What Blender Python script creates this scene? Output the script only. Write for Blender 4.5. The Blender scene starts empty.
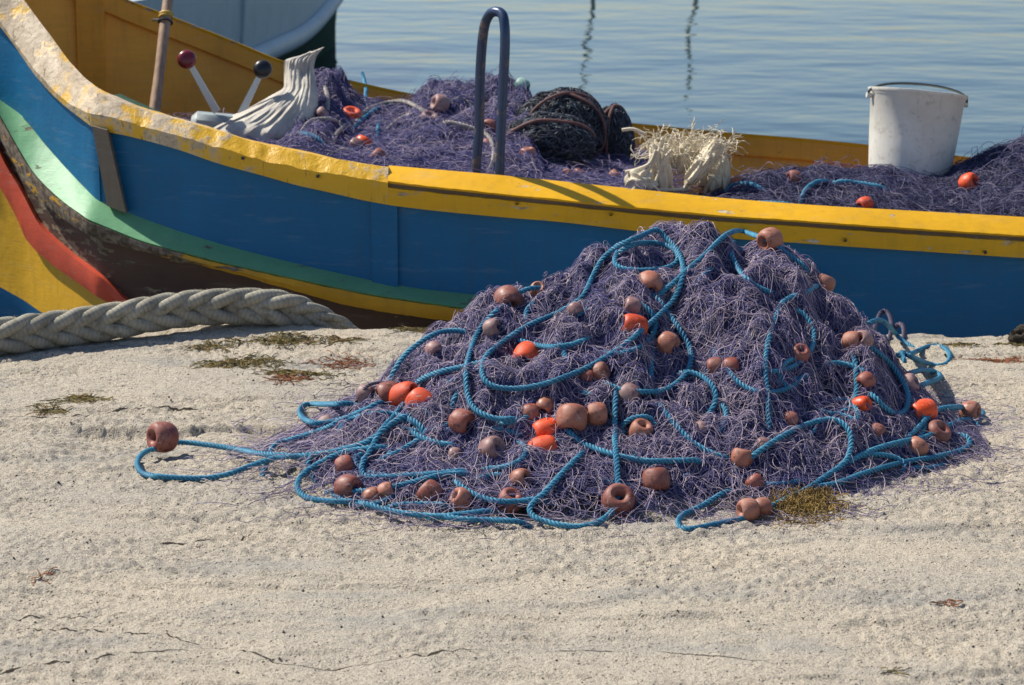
import bpy, math, random
import numpy as np
from mathutils import Vector, Matrix

random.seed(7)
RNG = np.random.default_rng(7)
SC = bpy.context.scene
COL = SC.collection
R = math.radians

# ------------------------------------------------------------------ camera, world, sun, exposure
F = 2480.0                    # focal length in pixels
CAMZ = 1.55
PITCH = R(12.0)
cam_d = bpy.data.cameras.new('camera')
cam = bpy.data.objects.new('camera', cam_d); COL.objects.link(cam)
cam.location = (0, 0, CAMZ); cam.rotation_euler = (R(90) - PITCH, 0, 0)
cam_d.sensor_width = 36.0; cam_d.lens = 36.0 * F / 1024.0
cam_d.clip_start = 0.1; cam_d.clip_end = 6000
cam_d.dof.use_dof = True; cam_d.dof.focus_distance = 6.1; cam_d.dof.aperture_fstop = 9.0
SC.camera = cam

SUN_EL = R(49); SUN_BEHIND = R(27)       # sun from the left, a little behind the boat
s_dir = Vector((-math.cos(SUN_EL) * math.cos(SUN_BEHIND), math.cos(SUN_EL) * math.sin(SUN_BEHIND), math.sin(SUN_EL)))
world = bpy.data.worlds.new('World'); SC.world = world; world.use_nodes = True
wn = world.node_tree; bg = wn.nodes['Background']
sky = wn.nodes.new('ShaderNodeTexSky'); sky.sky_type = 'NISHITA'; sky.sun_disc = False
sky.sun_elevation = SUN_EL
sky.sun_rotation = math.atan2(s_dir.x, s_dir.y)
sky.air_density = 1.0; sky.dust_density = .6; sky.ozone_density = 1.0; sky.altitude = 0
mxs = wn.nodes.new('ShaderNodeMix'); mxs.data_type = 'RGBA'; mxs.blend_type = 'MULTIPLY'; mxs.inputs[0].default_value = 1.0
mxs.inputs[7].default_value = (.90, .96, 1.10, 1); wn.links.new(sky.outputs[0], mxs.inputs[6]); wn.links.new(mxs.outputs[2], bg.inputs[0]); bg.inputs[1].default_value = 0.085
sun_d = bpy.data.lights.new('sun', 'SUN'); sun_d.energy = 4.9; sun_d.angle = R(0.5); sun_d.color = (1.0, 0.94, 0.84)
sun = bpy.data.objects.new('sun', sun_d); COL.objects.link(sun)
sun.rotation_euler = (-s_dir).to_track_quat('-Z', 'Y').to_euler(); sun.location = (-5, 3, 8)
SC.view_settings.view_transform = 'Standard'; SC.view_settings.look = 'None'
SC.view_settings.exposure = 0.38; SC.view_settings.gamma = 1.0
SC.view_settings.use_curve_mapping = False
SC.cycles.max_bounces = 6

# ------------------------------------------------------------------ geometry helpers
FW = np.array([0, math.cos(PITCH), -math.sin(PITCH)]); UP = np.array([0, math.sin(PITCH), math.cos(PITCH)])
RT = np.array([1.0, 0, 0]); CAM = np.array([0, 0, CAMZ])

def rays(px, py):
    px = np.asarray(px, float); py = np.asarray(py, float)
    u = (px - 512) / F; v = -(py - 342.5) / F
    return FW + u[..., None] * RT + v[..., None] * UP

def at(px, py, Y):
    """point seen at this place of the photo, at distance Y along the quay normal"""
    r = rays(px, py); t = np.asarray(Y, float) / r[..., 1]
    return CAM + r * t[..., None]

def _hash(ix, iy, seed):
    h = (ix.astype(np.int64) * 374761393 + iy.astype(np.int64) * 668265263 + seed * 1442695041) & 0x7fffffff
    h = ((h ^ (h >> 13)) * 1274126177) & 0x7fffffff
    return (h ^ (h >> 16)) & 0xffff

def pn(x, y, seed=0):
    """2-D gradient noise, about -1..1"""
    x = np.asarray(x, float); y = np.asarray(y, float)
    xi = np.floor(x); yi = np.floor(y); xf = x - xi; yf = y - yi
    xi = xi.astype(np.int64); yi = yi.astype(np.int64)
    def g(a, b):
        an = _hash(xi + a, yi + b, seed) * (2 * math.pi / 65536)
        return np.cos(an) * (xf - a) + np.sin(an) * (yf - b)
    u = xf * xf * xf * (xf * (xf * 6 - 15) + 10); v = yf * yf * yf * (yf * (yf * 6 - 15) + 10)
    a = g(0, 0) * (1 - u) + g(1, 0) * u; b = g(0, 1) * (1 - u) + g(1, 1) * u
    return 1.5 * (a * (1 - v) + b * v)

def fbm(x, y, seed=0, octs=4):
    s = 0; a = 1.0
    for i in range(octs):
        s = s + a * pn(x * 2 ** i, y * 2 ** i, seed + i * 17); a *= 0.5
    return s

def sstep(a, b, x):
    t = np.clip((x - a) / (b - a), 0, 1); return t * t * (3 - 2 * t)

def pchip(xs, ys, xq):
    xs = np.asarray(xs, float); ys = np.asarray(ys, float); xq = np.asarray(xq, float)
    h = np.diff(xs); d = np.diff(ys) / h
    m = np.zeros_like(ys); m[0] = d[0]; m[-1] = d[-1]
    for i in range(1, len(xs) - 1):
        if d[i - 1] * d[i] > 0:
            w1 = 2 * h[i] + h[i - 1]; w2 = h[i] + 2 * h[i - 1]
            m[i] = (w1 + w2) / (w1 / d[i - 1] + w2 / d[i])
    i = np.clip(np.searchsorted(xs, xq) - 1, 0, len(xs) - 2)
    t = (xq - xs[i]) / h[i]; t = np.where(xq < xs[0], 0, np.where(xq > xs[-1], 1, t))
    return ((2 * t**3 - 3 * t**2 + 1) * ys[i] + (t**3 - 2 * t**2 + t) * h[i] * m[i]
            + (-2 * t**3 + 3 * t**2) * ys[i + 1] + (t**3 - t**2) * h[i] * m[i + 1])

def catmull(P, step):
    """dense Catmull-Rom resample of a polyline, spacing about `step`"""
    P = np.asarray(P, float)
    Q = np.vstack([2 * P[0] - P[1], P, 2 * P[-1] - P[-2]]); out = []
    for i in range(1, len(Q) - 2):
        n = max(2, int(np.linalg.norm(Q[i + 1] - Q[i]) / step))
        t = np.linspace(0, 1, n, endpoint=False)[:, None]
        a, b, c, d = Q[i - 1], Q[i], Q[i + 1], Q[i + 2]
        out.append(.5 * (2 * b + (c - a) * t + (2 * a - 5 * b + 4 * c - d) * t**2 + (3 * b - a - 3 * c + d) * t**3))
    out.append(P[-1:]); return np.vstack(out)

def even(P, step):
    P = np.asarray(P, float); s = np.r_[0, np.cumsum(np.linalg.norm(np.diff(P, axis=0), axis=1))]
    n = max(3, int(s[-1] / step) + 1); q = np.linspace(0, s[-1], n)
    return np.stack([np.interp(q, s, P[:, k]) for k in range(P.shape[1])], 1)

def smooth(P, it=3):
    P = np.array(P, float)
    for _ in range(it):
        P[1:-1] = .25 * P[:-2] + .5 * P[1:-1] + .25 * P[2:]
    return P

def add_mesh(name, V, Fc, mats, parent=None, smooth_sh=True, midx=None, origin=None, attrs=None, sharp=38):
    """V (n,3) world coordinates; Fc list of arrays (m,3) / (m,4)"""
    V = np.asarray(V, np.float64)
    if origin is None:
        origin = parent.matrix_world.translation if parent is not None else None
    if origin is not None: V = V - np.array(origin)
    me = bpy.data.meshes.new(name)
    if not isinstance(Fc, (list, tuple)): Fc = [Fc]
    Fc = [np.asarray(f, np.int32) for f in Fc if len(f)]
    loops = np.concatenate([f.ravel() for f in Fc]); tot = np.concatenate([np.full(len(f), f.shape[1]) for f in Fc])
    st = np.r_[0, np.cumsum(tot)[:-1]]
    me.vertices.add(len(V)); me.vertices.foreach_set('co', V.astype(np.float32).ravel())
    me.loops.add(len(loops)); me.loops.foreach_set('vertex_index', loops.astype(np.int32))
    me.polygons.add(len(tot)); me.polygons.foreach_set('loop_start', st.astype(np.int32))
    me.polygons.foreach_set('loop_total', tot.astype(np.int32))
    if midx is not None: me.polygons.foreach_set('material_index', np.asarray(midx, np.int32))
    me.polygons.foreach_set('use_smooth', np.full(len(tot), bool(smooth_sh)))
    if attrs:
        for k, a in attrs.items():
            at_ = me.attributes.new(k, 'FLOAT', 'POINT'); at_.data.foreach_set('value', np.asarray(a, np.float32))
    me.update(calc_edges=True)
    if smooth_sh and sharp and len(tot) < 60000: me.set_sharp_from_angle(angle=R(sharp))
    for m in (mats if isinstance(mats, (list, tuple)) else [mats]): me.materials.append(m)
    ob = bpy.data.objects.new(name, me); COL.objects.link(ob)
    if parent is not None: ob.parent = parent; 
    elif origin is not None: ob.location = origin
    return ob

def empty(name, loc):
    o = bpy.data.objects.new(name, None); COL.objects.link(o); o.location = loc
    o.empty_display_size = .1
    bpy.context.view_layer.update(); return o

def tag(o, label=None, cat=None, group=None, kind=None):
    for k, v in (('label', label), ('category', cat), ('group', group), ('kind', kind)):
        if v: o[k] = v
    return o

class MB:
    def __init__(s): s.V = []; s.F = []; s.n = 0; s.A = []; s.M = []
    def add(s, V, Fq, a=None, mi=0):
        V = np.asarray(V, float); Fq = np.asarray(Fq, int)
        s.V.append(V); s.F.append(Fq + s.n); s.n += len(V)
        s.A.append(np.zeros(len(V)) if a is None else np.broadcast_to(a, len(V)) if np.ndim(a) == 0 else a)
        s.M.append(np.full(len(Fq), mi))
    def build(s, name, mats, parent=None, sm=True, origin=None):
        q = [i for i, f in enumerate(s.F) if f.shape[1] == 4]; t = [i for i, f in enumerate(s.F) if f.shape[1] == 3]
        Fs = []; M = []
        for g in (q, t):
            if g: Fs.append(np.vstack([s.F[i] for i in g])); M.append(np.concatenate([s.M[i] for i in g]))
        return add_mesh(name, np.vstack(s.V), Fs, mats, parent, sm, np.concatenate(M), origin, {'tint': np.concatenate(s.A)})

def frames(P):
    """parallel-transport frames along (n,3)"""
    P = np.asarray(P, float); T = np.gradient(P, axis=0); T /= np.linalg.norm(T, axis=1)[:, None] + 1e-12
    N = np.zeros_like(T); ref = np.array([0, 0, 1.0]) if abs(T[0, 2]) < .9 else np.array([1.0, 0, 0])
    n = ref - T[0] * ref.dot(T[0]); n /= np.linalg.norm(n); N[0] = n
    for i in range(1, len(P)):
        n = n - T[i] * n.dot(T[i]); n /= np.linalg.norm(n) + 1e-12; N[i] = n
    return T, N, np.cross(T, N)

def tube(mb, P, r, k=8, a=None, mi=0, caps=True, flat=1.0):
    P = np.asarray(P, float); T, N, B = frames(P); n = len(P)
    r = np.broadcast_to(r, n); an = np.arange(k) * 2 * math.pi / k
    V = P[:, None, :] + r[:, None, None] * (np.cos(an)[None, :, None] * N[:, None, :] + flat * np.sin(an)[None, :, None] * B[:, None, :])
    V = V.reshape(-1, 3); i = np.arange(n - 1)[:, None] * k; j = np.arange(k)[None, :]; j2 = (j + 1) % k
    Fq = np.stack([i + j, i + j2, i + k + j2, i + k + j], -1).reshape(-1, 4)
    aa = None if a is None else (np.repeat(np.broadcast_to(a, n), k))
    mb.add(V, Fq, aa, mi)
    if caps:
        for e, s in ((0, 1), (n - 1, -1)):
            c = np.vstack([V[e * k:(e + 1) * k], P[e:e + 1]])
            f = [(k, (q + 1) % k, q)[::s] for q in range(k)]
            mb.add(c, np.array(f), None if a is None else np.broadcast_to(a, n)[e], mi)

def many_tubes(mb, P, r, a, k=3):
    """P (S,N,3) polylines at once; a (S,) tint; r scalar or (S,)"""
    S, N, _ = P.shape
    T = np.gradient(P, axis=1); T /= np.linalg.norm(T, axis=2, keepdims=True) + 1e-12
    ref = np.array([.31, .27, .91]); A1 = np.cross(T, ref); A1 /= np.linalg.norm(A1, axis=2, keepdims=True) + 1e-9
    A2 = np.cross(T, A1); rr = np.broadcast_to(r, S)[:, None, None, None]
    tap = np.ones(N); tap[0] = tap[-1] = .3
    an = np.arange(k) * 2 * math.pi / k
    V = P[:, :, None, :] + rr * tap[None, :, None, None] * (np.cos(an)[None, None, :, None] * A1[:, :, None, :] + np.sin(an)[None, None, :, None] * A2[:, :, None, :])
    base = (np.arange(S) * N * k)[:, None, None] + (np.arange(N - 1) * k)[None, :, None]
    j = np.arange(k)[None, None, :]; j2 = (j + 1) % k
    Fq = np.stack([base + j, base + j2, base + k + j2, base + k + j], -1).reshape(-1, 4)
    mb.add(V.reshape(-1, 3), Fq, np.repeat(a, N * k))

def loft(mb, S, closed=True, mi=0, caps=True, a=None):
    """S (N,M,3) sections"""
    N, M, _ = S.shape; V = S.reshape(-1, 3); i = np.arange(N - 1)[:, None] * M
    m = M if closed else M - 1
    j = np.arange(m)[None, :]; j2 = (j + 1) % M
    Fq = np.stack([i + j, i + j2, i + M + j2, i + M + j], -1).reshape(-1, 4); mb.add(V, Fq, a, mi)
    if closed and caps:
        for e in (0, N - 1):
            c = np.vstack([S[e], S[e].mean(0)[None]]); mb.add(c, np.array([(q, (q + 1) % M, M) for q in range(M)]), None, mi)

def box(mb, c, s, rz=0, ry=0, rx=0, bev=.004, mi=0):
    """bevelled box"""
    c = np.array(c, float); h = np.array(s, float) / 2; b = min(bev, h.min() * .6)
    x, y, z = h; ring = [(x - b, y), (x, y - b), (x, -y + b), (x - b, -y), (-x + b, -y), (-x, -y + b), (-x, y - b), (-x + b, y)]
    inn = [(math.copysign(min(abs(p), x - b), p), math.copysign(min(abs(q), y - b), q)) for p, q in ring]
    L = np.array([[(p, q, -z) for p, q in inn], [(p, q, -z + b) for p, q in ring], [(p, q, z - b) for p, q in ring], [(p, q, z) for p, q in inn]])
    M = np.array(Matrix.Rotation(rz, 3, 'Z') @ Matrix.Rotation(ry, 3, 'Y') @ Matrix.Rotation(rx, 3, 'X'))
    loft(mb, (L @ M.T) + c, True, mi)

def lathe(prof, seg=28, close=False):
    prof = np.asarray(prof, float); n = len(prof); a = np.arange(seg) * 2 * math.pi / seg
    V = np.stack([prof[:, None, 0] * np.cos(a), prof[:, None, 0] * np.sin(a), np.broadcast_to(prof[:, None, 1], (n, seg))], -1).reshape(-1, 3)
    m = n if close else n - 1
    i = np.arange(m)[:, None]; i2 = (i + 1) % n; j = np.arange(seg)[None]; j2 = (j + 1) % seg
    return V, np.stack([i * seg + j, i * seg + j2, i2 * seg + j2, i2 * seg + j], -1).reshape(-1, 4)

# ------------------------------------------------------------------ materials
class NT:
    def __init__(s, name):
        s.m = bpy.data.materials.new(name); s.m.use_nodes = True; s.t = s.m.node_tree; s.b = s.t.nodes['Principled BSDF']
        s.out = s.t.nodes['Material Output']; s.pos = s.n('ShaderNodeNewGeometry').outputs['Position']
    def n(s, t): return s.t.nodes.new(t)
    def link(s, a, b):
        s.t.links.new(a, b)
    def put(s, sock, v):
        if isinstance(v, (int, float)): sock.default_value = v
        elif isinstance(v, (tuple, list)): sock.default_value = tuple(v) + ((1,) if len(v) == 3 and len(sock.default_value) == 4 else ())
        else: s.link(v, sock)
    def mapv(s, scale, src=None, rot=(0, 0, 0)):
        m = s.n('ShaderNodeMapping'); s.link(src or s.pos, m.inputs[0]); m.inputs['Scale'].default_value = scale; m.inputs['Rotation'].default_value = rot
        return m.outputs[0]
    def noise(s, scale, detail=4, rough=.55, vec=None, dist=0.0, col=False):
        n = s.n('ShaderNodeTexNoise'); s.link(vec or s.pos, n.inputs['Vector']); n.inputs['Scale'].default_value = scale
        n.inputs['Detail'].default_value = detail; n.inputs['Roughness'].default_value = rough; n.inputs['Distortion'].default_value = dist
        return n.outputs['Color' if col else 'Fac']
    def voro(s, scale, vec=None, feat='F1', out='Distance', rnd=1.0):
        n = s.n('ShaderNodeTexVoronoi'); n.feature = feat; s.link(vec or s.pos, n.inputs['Vector']); n.inputs['Scale'].default_value = scale
        n.inputs['Randomness'].default_value = rnd
        return n.outputs[out]
    def ramp(s, fac, stops, interp='LINEAR'):
        r = s.n('ShaderNodeValToRGB'); s.link(fac, r.inputs[0]); cr = r.color_ramp; cr.interpolation = interp
        while len(cr.elements) < len(stops): cr.elements.new(.5)
        for e, (p, c) in zip(cr.elements, stops):
            e.position = p; e.color = (c, c, c, 1) if isinstance(c, (int, float)) else tuple(c) + (1,)
        return r.outputs[0]
    def mix(s, f, a, b, mode='MIX'):
        m = s.n('ShaderNodeMix'); m.data_type = 'RGBA'; m.blend_type = mode
        s.put(m.inputs[0], f); s.put(m.inputs[6], a); s.put(m.inputs[7], b); return m.outputs[2]
    def math(s, op, a, b=0.0, c=None, clamp=False):
        m = s.n('ShaderNodeMath'); m.operation = op; m.use_clamp = clamp; s.put(m.inputs[0], a); s.put(m.inputs[1], b)
        if c is not None: s.put(m.inputs[2], c)
        return m.outputs[0]
    def range(s, v, a, b, c=0.0, d=1.0):
        m = s.n('ShaderNodeMapRange'); s.put(m.inputs[0], v)
        for i, q in enumerate((a, b, c, d)): m.inputs[i + 1].default_value = q
        return m.outputs[0]
    def attr(s, name):
        a = s.n('ShaderNodeAttribute'); a.attribute_name = name; return a.outputs['Fac']
    def sep(s, i, src=None):
        x = s.n('ShaderNodeSeparateXYZ'); s.link(src or s.pos, x.inputs[0]); return x.outputs[i]
    def bump(s, h, strength=.5, dist=.01, prev=None):
        b = s.n('ShaderNodeBump'); s.link(h, b.inputs['Height']); b.inputs['Strength'].default_value = strength; b.inputs['Distance'].default_value = dist
        if prev is not None: s.link(prev, b.inputs['Normal'])
        return b.outputs[0]
    def fin(s, col, rough=.6, normal=None, spec=.5, metal=0.0, **kw):
        s.put(s.b.inputs['Base Color'], col); s.put(s.b.inputs['Roughness'], rough); s.b.inputs['Specular IOR Level'].default_value = spec
        s.b.inputs['Metallic'].default_value = metal
        if normal is not None: s.link(normal, s.b.inputs['Normal'])
        for k, v in kw.items(): s.put(s.b.inputs[k.replace('_', ' ')], v)
        return s.m

def paint(name, c, wood=(.23, .18, .13), wear=.0, var=.15, rough=.45, xwear=None, wearcol2=None, chip=.6, streak=14):
    """old boat paint: tone drift, brush grain, grime, chips down to the wood"""
    t = NT(name)
    n1 = t.noise(3.0, 5); n2 = t.noise(1.0, 4, .6, t.mapv((6, 6, 60))); n3 = t.noise(1.0, 6, .65, t.mapv((streak * .6, streak, streak * 2.4)))
    col = t.mix(t.range(n1, .3, .7), tuple(v * (1 - var) for v in c), tuple(min(1, v * (1 + var)) for v in c))
    col = t.mix(t.range(n2, .35, .75, 0, .35), col, tuple(v * .7 + .02 for v in c))
    drip = t.noise(1.0, 5, .65, t.mapv((26, 26, 3.0))); col = t.mix(t.range(drip, .5, .72, 0, .28), col, tuple(v * .42 + .03 for v in c))
    scf = t.noise(1.0, 5, .7, t.mapv((5, 5, 40))); col = t.mix(t.range(scf, .57, .66, 0, .2), col, tuple(v * .6 + .16 for v in c))
    spots = t.range(t.voro(26), .03, .075, 1, 0); keep = t.range(t.noise(5, 2), .5, .62)
    grime = t.math('MULTIPLY', spots, keep)
    col = t.mix(t.math('MULTIPLY', grime, .7), col, (.05, .035, .02))
    m = t.math('ADD', n3, wear)
    if xwear:
        x = t.sep(0); m = t.math('ADD', m, t.range(x, xwear[0], xwear[1], xwear[2], xwear[3]))
    chipm = t.range(m, chip + .07, chip + .10)
    wc = t.mix(t.range(t.noise(40, 3), .4, .6), wood, wearcol2 or tuple(v * .55 for v in wood))
    col = t.mix(chipm, col, wc)
    edge = t.math('SUBTRACT', 1.0, chipm)
    nb = t.bump(edge, .6, .0025); nb = t.bump(t.noise(1.0, 4, .6, t.mapv((20, 20, 160))), .25, .003, nb); nb = t.bump(t.noise(9, 3), .35, .01, nb)
    return t.fin(col, t.mix(chipm, (rough,) * 3, (.85,) * 3), nb, .3)

M = {}
M['blue'] = paint('blue_paint', (.004, .130, .290), wear=-.06, var=.1, rough=.5)
M['blue_light'] = M['blue']
M['yellow'] = paint('yellow_paint', (.78, .41, .009), wear=.045, var=.12, rough=.42, xwear=(-1.45, -.5, .12, .0), wood=(.62, .53, .38), wearcol2=(.33, .26, .17))
M['yellow_hull'] = paint('yellow_hull_paint', (.66, .36, .016), wear=-.05, var=.12, rough=.5)
M['ochre'] = paint('ochre_paint', (.86, .41, .05), wear=-.03, var=.18, rough=.5)
M['green'] = paint('green_paint', (.15, .37, .18), wear=.03, var=.15, rough=.5)
M['red'] = paint('red_paint', (.60, .085, .04), wear=.03, var=.2, rough=.5)
M['hull_brown'] = paint('bare_hull_planking', (.085, .05, .035), wood=(.24, .2, .13), wear=.12, var=.35, rough=.7, xwear=(-1.6, -1.0, .05, -.1))
M['rub_paint'] = paint('worn_yellow_rub', (.56, .30, .02), wood=(.24, .19, .14), wearcol2=(.09, .065, .045), wear=.02, xwear=(-1.25, -.55, .25, -.06), rough=.6)
M['bare_wood'] = paint('weathered_wood', (.16, .115, .075), wood=(.3, .25, .19), wear=.02, var=.3, rough=.85, chip=.55)
M['post'] = paint('worn_post_wood', (.21, .165, .12), wood=(.02, .09, .2), wear=-.03, var=.25, rough=.8)
M['white_hull'] = paint('pale_hull_paint', (.40, .48, .49), wood=(.3, .28, .24), wear=-.04, var=.08, rough=.45)
M['green_hull'] = paint('dark_green_hull', (.006, .050, .026), wear=-.08, var=.2, rough=.85)

t = NT('worn_cap_paint'); x = t.sep(0)
n1 = t.noise(7, 6, .65); n2 = t.noise(24, 5, .7); base = t.mix(t.range(t.noise(3, 4), .3, .7), (.70, .37, .010), (.80, .46, .02))
wn_ = t.mix(t.range(n2, .35, .65), (.66, .56, .42), (.40, .32, .23)); wn_ = t.mix(t.range(t.noise(60, 4), .55, .68, 0, .6), wn_, (.20, .15, .10))
f = t.math('ADD', t.math('MULTIPLY', n1, .6), t.math('MULTIPLY', n2, .4)); f = t.math('ADD', f, t.range(x, -1.60, -.80, .13, -.01)); f = t.range(f, .535, .61, 0, .9)
col = t.mix(f, base, wn_); cr_ = t.range(t.noise(1.0, 5, .7, t.mapv((70, 12, 12))), .62, .68, 0, .6); col = t.mix(cr_, col, (.10, .07, .04))
M['cap_worn'] = t.fin(col, t.mix(f, (.4,) * 3, (.62,) * 3), t.bump(t.math('SUBTRACT', n2, cr_), .6, .006, t.bump(n1, .5, .02)), .45)
def metal(name, c, rust=(.16, .09, .05), amt=.55, rough=.4, zr=None, mt=.5):
    t = NT(name); m = t.noise(14, 6, .65)
    if zr: m = t.math('ADD', m, t.range(t.sep(2), zr[0], zr[1], zr[2], zr[3]))
    f = t.range(m, amt, amt + .1); col = t.mix(f, t.mix(t.noise(5, 3), c, tuple(v * 1.5 for v in c)), t.mix(t.noise(50, 2), rust, (.3, .2, .12)))
    return t.fin(col, t.mix(f, (rough,) * 3, (.8,) * 3), t.bump(t.noise(60, 3), .3, .002), .5, mt)
M['hoop'] = metal('blue_pipe', (.022, .040, .085), rust=(.10, .085, .07), amt=.56, zr=(.45, .95, .07, -.08), mt=.25, rough=.33)
M['steel'] = metal('dull_steel', (.42, .43, .42), amt=.62, rough=.38, mt=.6)
M['wire'] = metal('dark_wire', (.07, .08, .075), amt=.6, mt=.7)

def simple(name, c, rough=.5, var=.15, sc=20, b=.3, bd=.003, **kw):
    t = NT(name); n = t.noise(sc, 4)
    col = t.mix(t.range(n, .3, .7), tuple(v * (1 - var) for v in c), tuple(min(1, v * (1 + var)) for v in c))
    return t.fin(col, rough, t.bump(t.noise(sc * 3, 4), b, bd), **kw)
M['post_dark'] = simple('grey_post_wood', (.20, .21, .19), .8)
M['knob_red'] = simple('dark_red_knob', (.16, .012, .022), .3, b=.05)
M['knob_black'] = simple('black_knob', (.012, .011, .012), .35, b=.05)
M['box_grey'] = simple('grey_control_box', (.30, .34, .33), .5, .25, 14)
M['strap'] = simple('yellow_strap', (.55, .36, .06), .6)

def fibre(name, stops, rough=.6, tr=0.0):
    t = NT(name); col = t.ramp(t.attr('tint'), stops)
    n = t.noise(6, 3); col = t.mix(t.range(n, .3, .7, 0, .5), col, t.mix(.5, col, (.05, .045, .09)))
    return t.fin(col, rough, None, .4)
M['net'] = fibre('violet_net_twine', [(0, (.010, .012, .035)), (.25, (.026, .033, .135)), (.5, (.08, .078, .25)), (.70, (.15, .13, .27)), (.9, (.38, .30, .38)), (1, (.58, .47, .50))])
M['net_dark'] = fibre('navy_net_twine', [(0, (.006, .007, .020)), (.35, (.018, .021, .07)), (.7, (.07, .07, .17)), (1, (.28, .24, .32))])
M['trap'] = fibre('dark_trap_twine', [(0, (.010, .013, .016)), (.45, (.03, .036, .045)), (.8, (.08, .085, .10)), (1, (.26, .32, .30))])

def ropemat(name, c, c2=None, dirt=(.1, .1, .08)):
    t = NT(name); n = t.noise(5, 4); c2 = c2 or tuple(v * .55 for v in c)
    col = t.mix(t.range(n, .35, .65), c, c2); col = t.mix(t.range(t.noise(60, 3), .6, .75, 0, .6), col, dirt)
    f = t.noise(1.0, 2, .5, t.mapv((500, 500, 500)))
    return t.fin(col, .62, t.bump(f, .4, .0012), .35)
M['rope_blue'] = ropemat('blue_rope', (.060, .265, .385), (.03, .165, .275))
M['rope_grey'] = ropemat('pale_grey_rope', (.42, .37, .32), (.26, .23, .21))
M['rope_dark'] = ropemat('violet_grey_rope', (.10, .08, .12), (.05, .045, .08))
t = NT('grey_hawser_fibre'); yv = t.attr('tint')
w = t.math('SINE', t.math('MULTIPLY', yv, 6.2832)); col = t.mix(t.range(t.noise(9, 5), .35, .65), (.42, .39, .30), (.27, .25, .195))
col = t.mix(t.range(w, -1, -.5, .3, 0), col, (.09, .085, .07)); col = t.mix(t.range(t.noise(38, 5, .7), .52, .66, 0, .65), col, (.13, .115, .08))
M['hawser'] = t.fin(col, .9, t.bump(t.noise(140, 3), .5, .002, t.bump(w, .22, .0015)), .15)

def floatmat(name, c, dust=.4, rough=.45):
    t = NT(name); oi = t.n('ShaderNodeObjectInfo').outputs['Random']
    cc = t.mix(t.range(oi, 0, 1), tuple(v * .8 for v in c), tuple(min(1, v * 1.2) for v in c))
    n = t.noise(28, 5, .6); cc = t.mix(t.range(n, .42, .66, 0, dust), cc, (.40, .29, .25)); cc = t.mix(t.range(t.noise(75, 4, .7), .56, .64, 0, .7), cc, tuple(v * .3 for v in c)); cc = t.mix(t.range(t.noise(1, 4, .7, t.mapv((60, 200, 60))), .6, .66, 0, .5), cc, (.5, .38, .33))
    return t.fin(cc, t.range(n, .3, .7, rough - .1, rough + .25), t.bump(t.noise(45, 5), .35, .003), .4)
M['f_brown'] = floatmat('brown_float', (.25, .068, .045), .25)
M['f_tan'] = floatmat('tan_float', (.34, .12, .07), .3)
M['f_orange'] = floatmat('orange_float', (.72, .075, .012), .12)
M['f_dusty'] = floatmat('dusty_float', (.27, .14, .13), .6)
M['f_green'] = floatmat('pale_green_float', (.25, .5, .42), .3)

# ground
t = NT('quay_concrete')
big = t.noise(1.0, 4, .5, t.mapv((1.1, 2.4, 1))); mid = t.noise(11, 6, .7); fine = t.noise(70, 5, .75); vf = t.noise(260, 3, .7)
col = t.mix(t.range(big, .3, .7), (.60, .51, .38), (.46, .415, .34))
col = t.mix(t.range(mid, .42, .68, 0, .5), col, (.56, .50, .40))
col = t.mix(t.range(fine, .52, .66, 0, .7), col, (.25, .21, .16))
col = t.mix(t.range(vf, .54, .63, 0, .85), col, (.14, .12, .10)); col = t.mix(t.range(vf, .34, .44, .6, 0), col, (.72, .67, .56))
pit = t.range(t.voro(75), .12, .26, 1, 0); pk = t.range(t.noise(30, 4, .6), .46, .58)
pit = t.math('MULTIPLY', pit, pk); col = t.mix(t.math('MULTIPLY', pit, .6), col, (.11, .09, .065))
cr = t.math('ADD', t.attr('crack'), t.math('MULTIPLY', t.math('SUBTRACT', t.noise(28, 4), .5), .009))
crw = t.range(t.noise(3.5, 4, .7), .30, .58, .0007, .0030)
crk = t.math('LESS_THAN', t.math('ABSOLUTE', cr), crw); col = t.mix(crk, col, (.06, .05, .038))
gr = t.range(t.noise(1.0, 5, .65, t.mapv((1.4, 4.5, 1))), .52, .68, 0, .6); col = t.mix(gr, col, (.30, .30, .28))
al = t.math('MULTIPLY', t.range(t.noise(22, 4), .6, .68, 0, .5), t.range(t.sep(1), 6.5, 7.3)); col = t.mix(al, col, (.20, .17, .06))
hgt = t.math('ADD', t.math('MULTIPLY', fine, .7), t.math('MULTIPLY', vf, .35)); hgt = t.math('SUBTRACT', hgt, t.math('MULTIPLY', pit, .6)); hgt = t.math('SUBTRACT', hgt, t.math('MULTIPLY', crk, 1.2))
M['quay'] = t.fin(col, .93, t.bump(hgt, 1.0, .012, t.bump(mid, .5, .02)), .15)

t = NT('harbour_water')
v1 = t.noise(1.0, 3, .5, t.mapv((.32, .36, 1))); v2 = t.noise(1.0, 3, .5, t.mapv((1.0, 1.1, 1))); v3 = t.noise(1.0, 2, .5, t.mapv((5, 8, 1)))
nb = t.bump(v1, 1.0, .055); nb = t.bump(v2, 1.0, .026, nb); nb = t.bump(v3, 1.0, .0004, nb)
M['water'] = t.fin((.010, .030, .026), .035, nb, .5, IOR=1.33)

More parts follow.
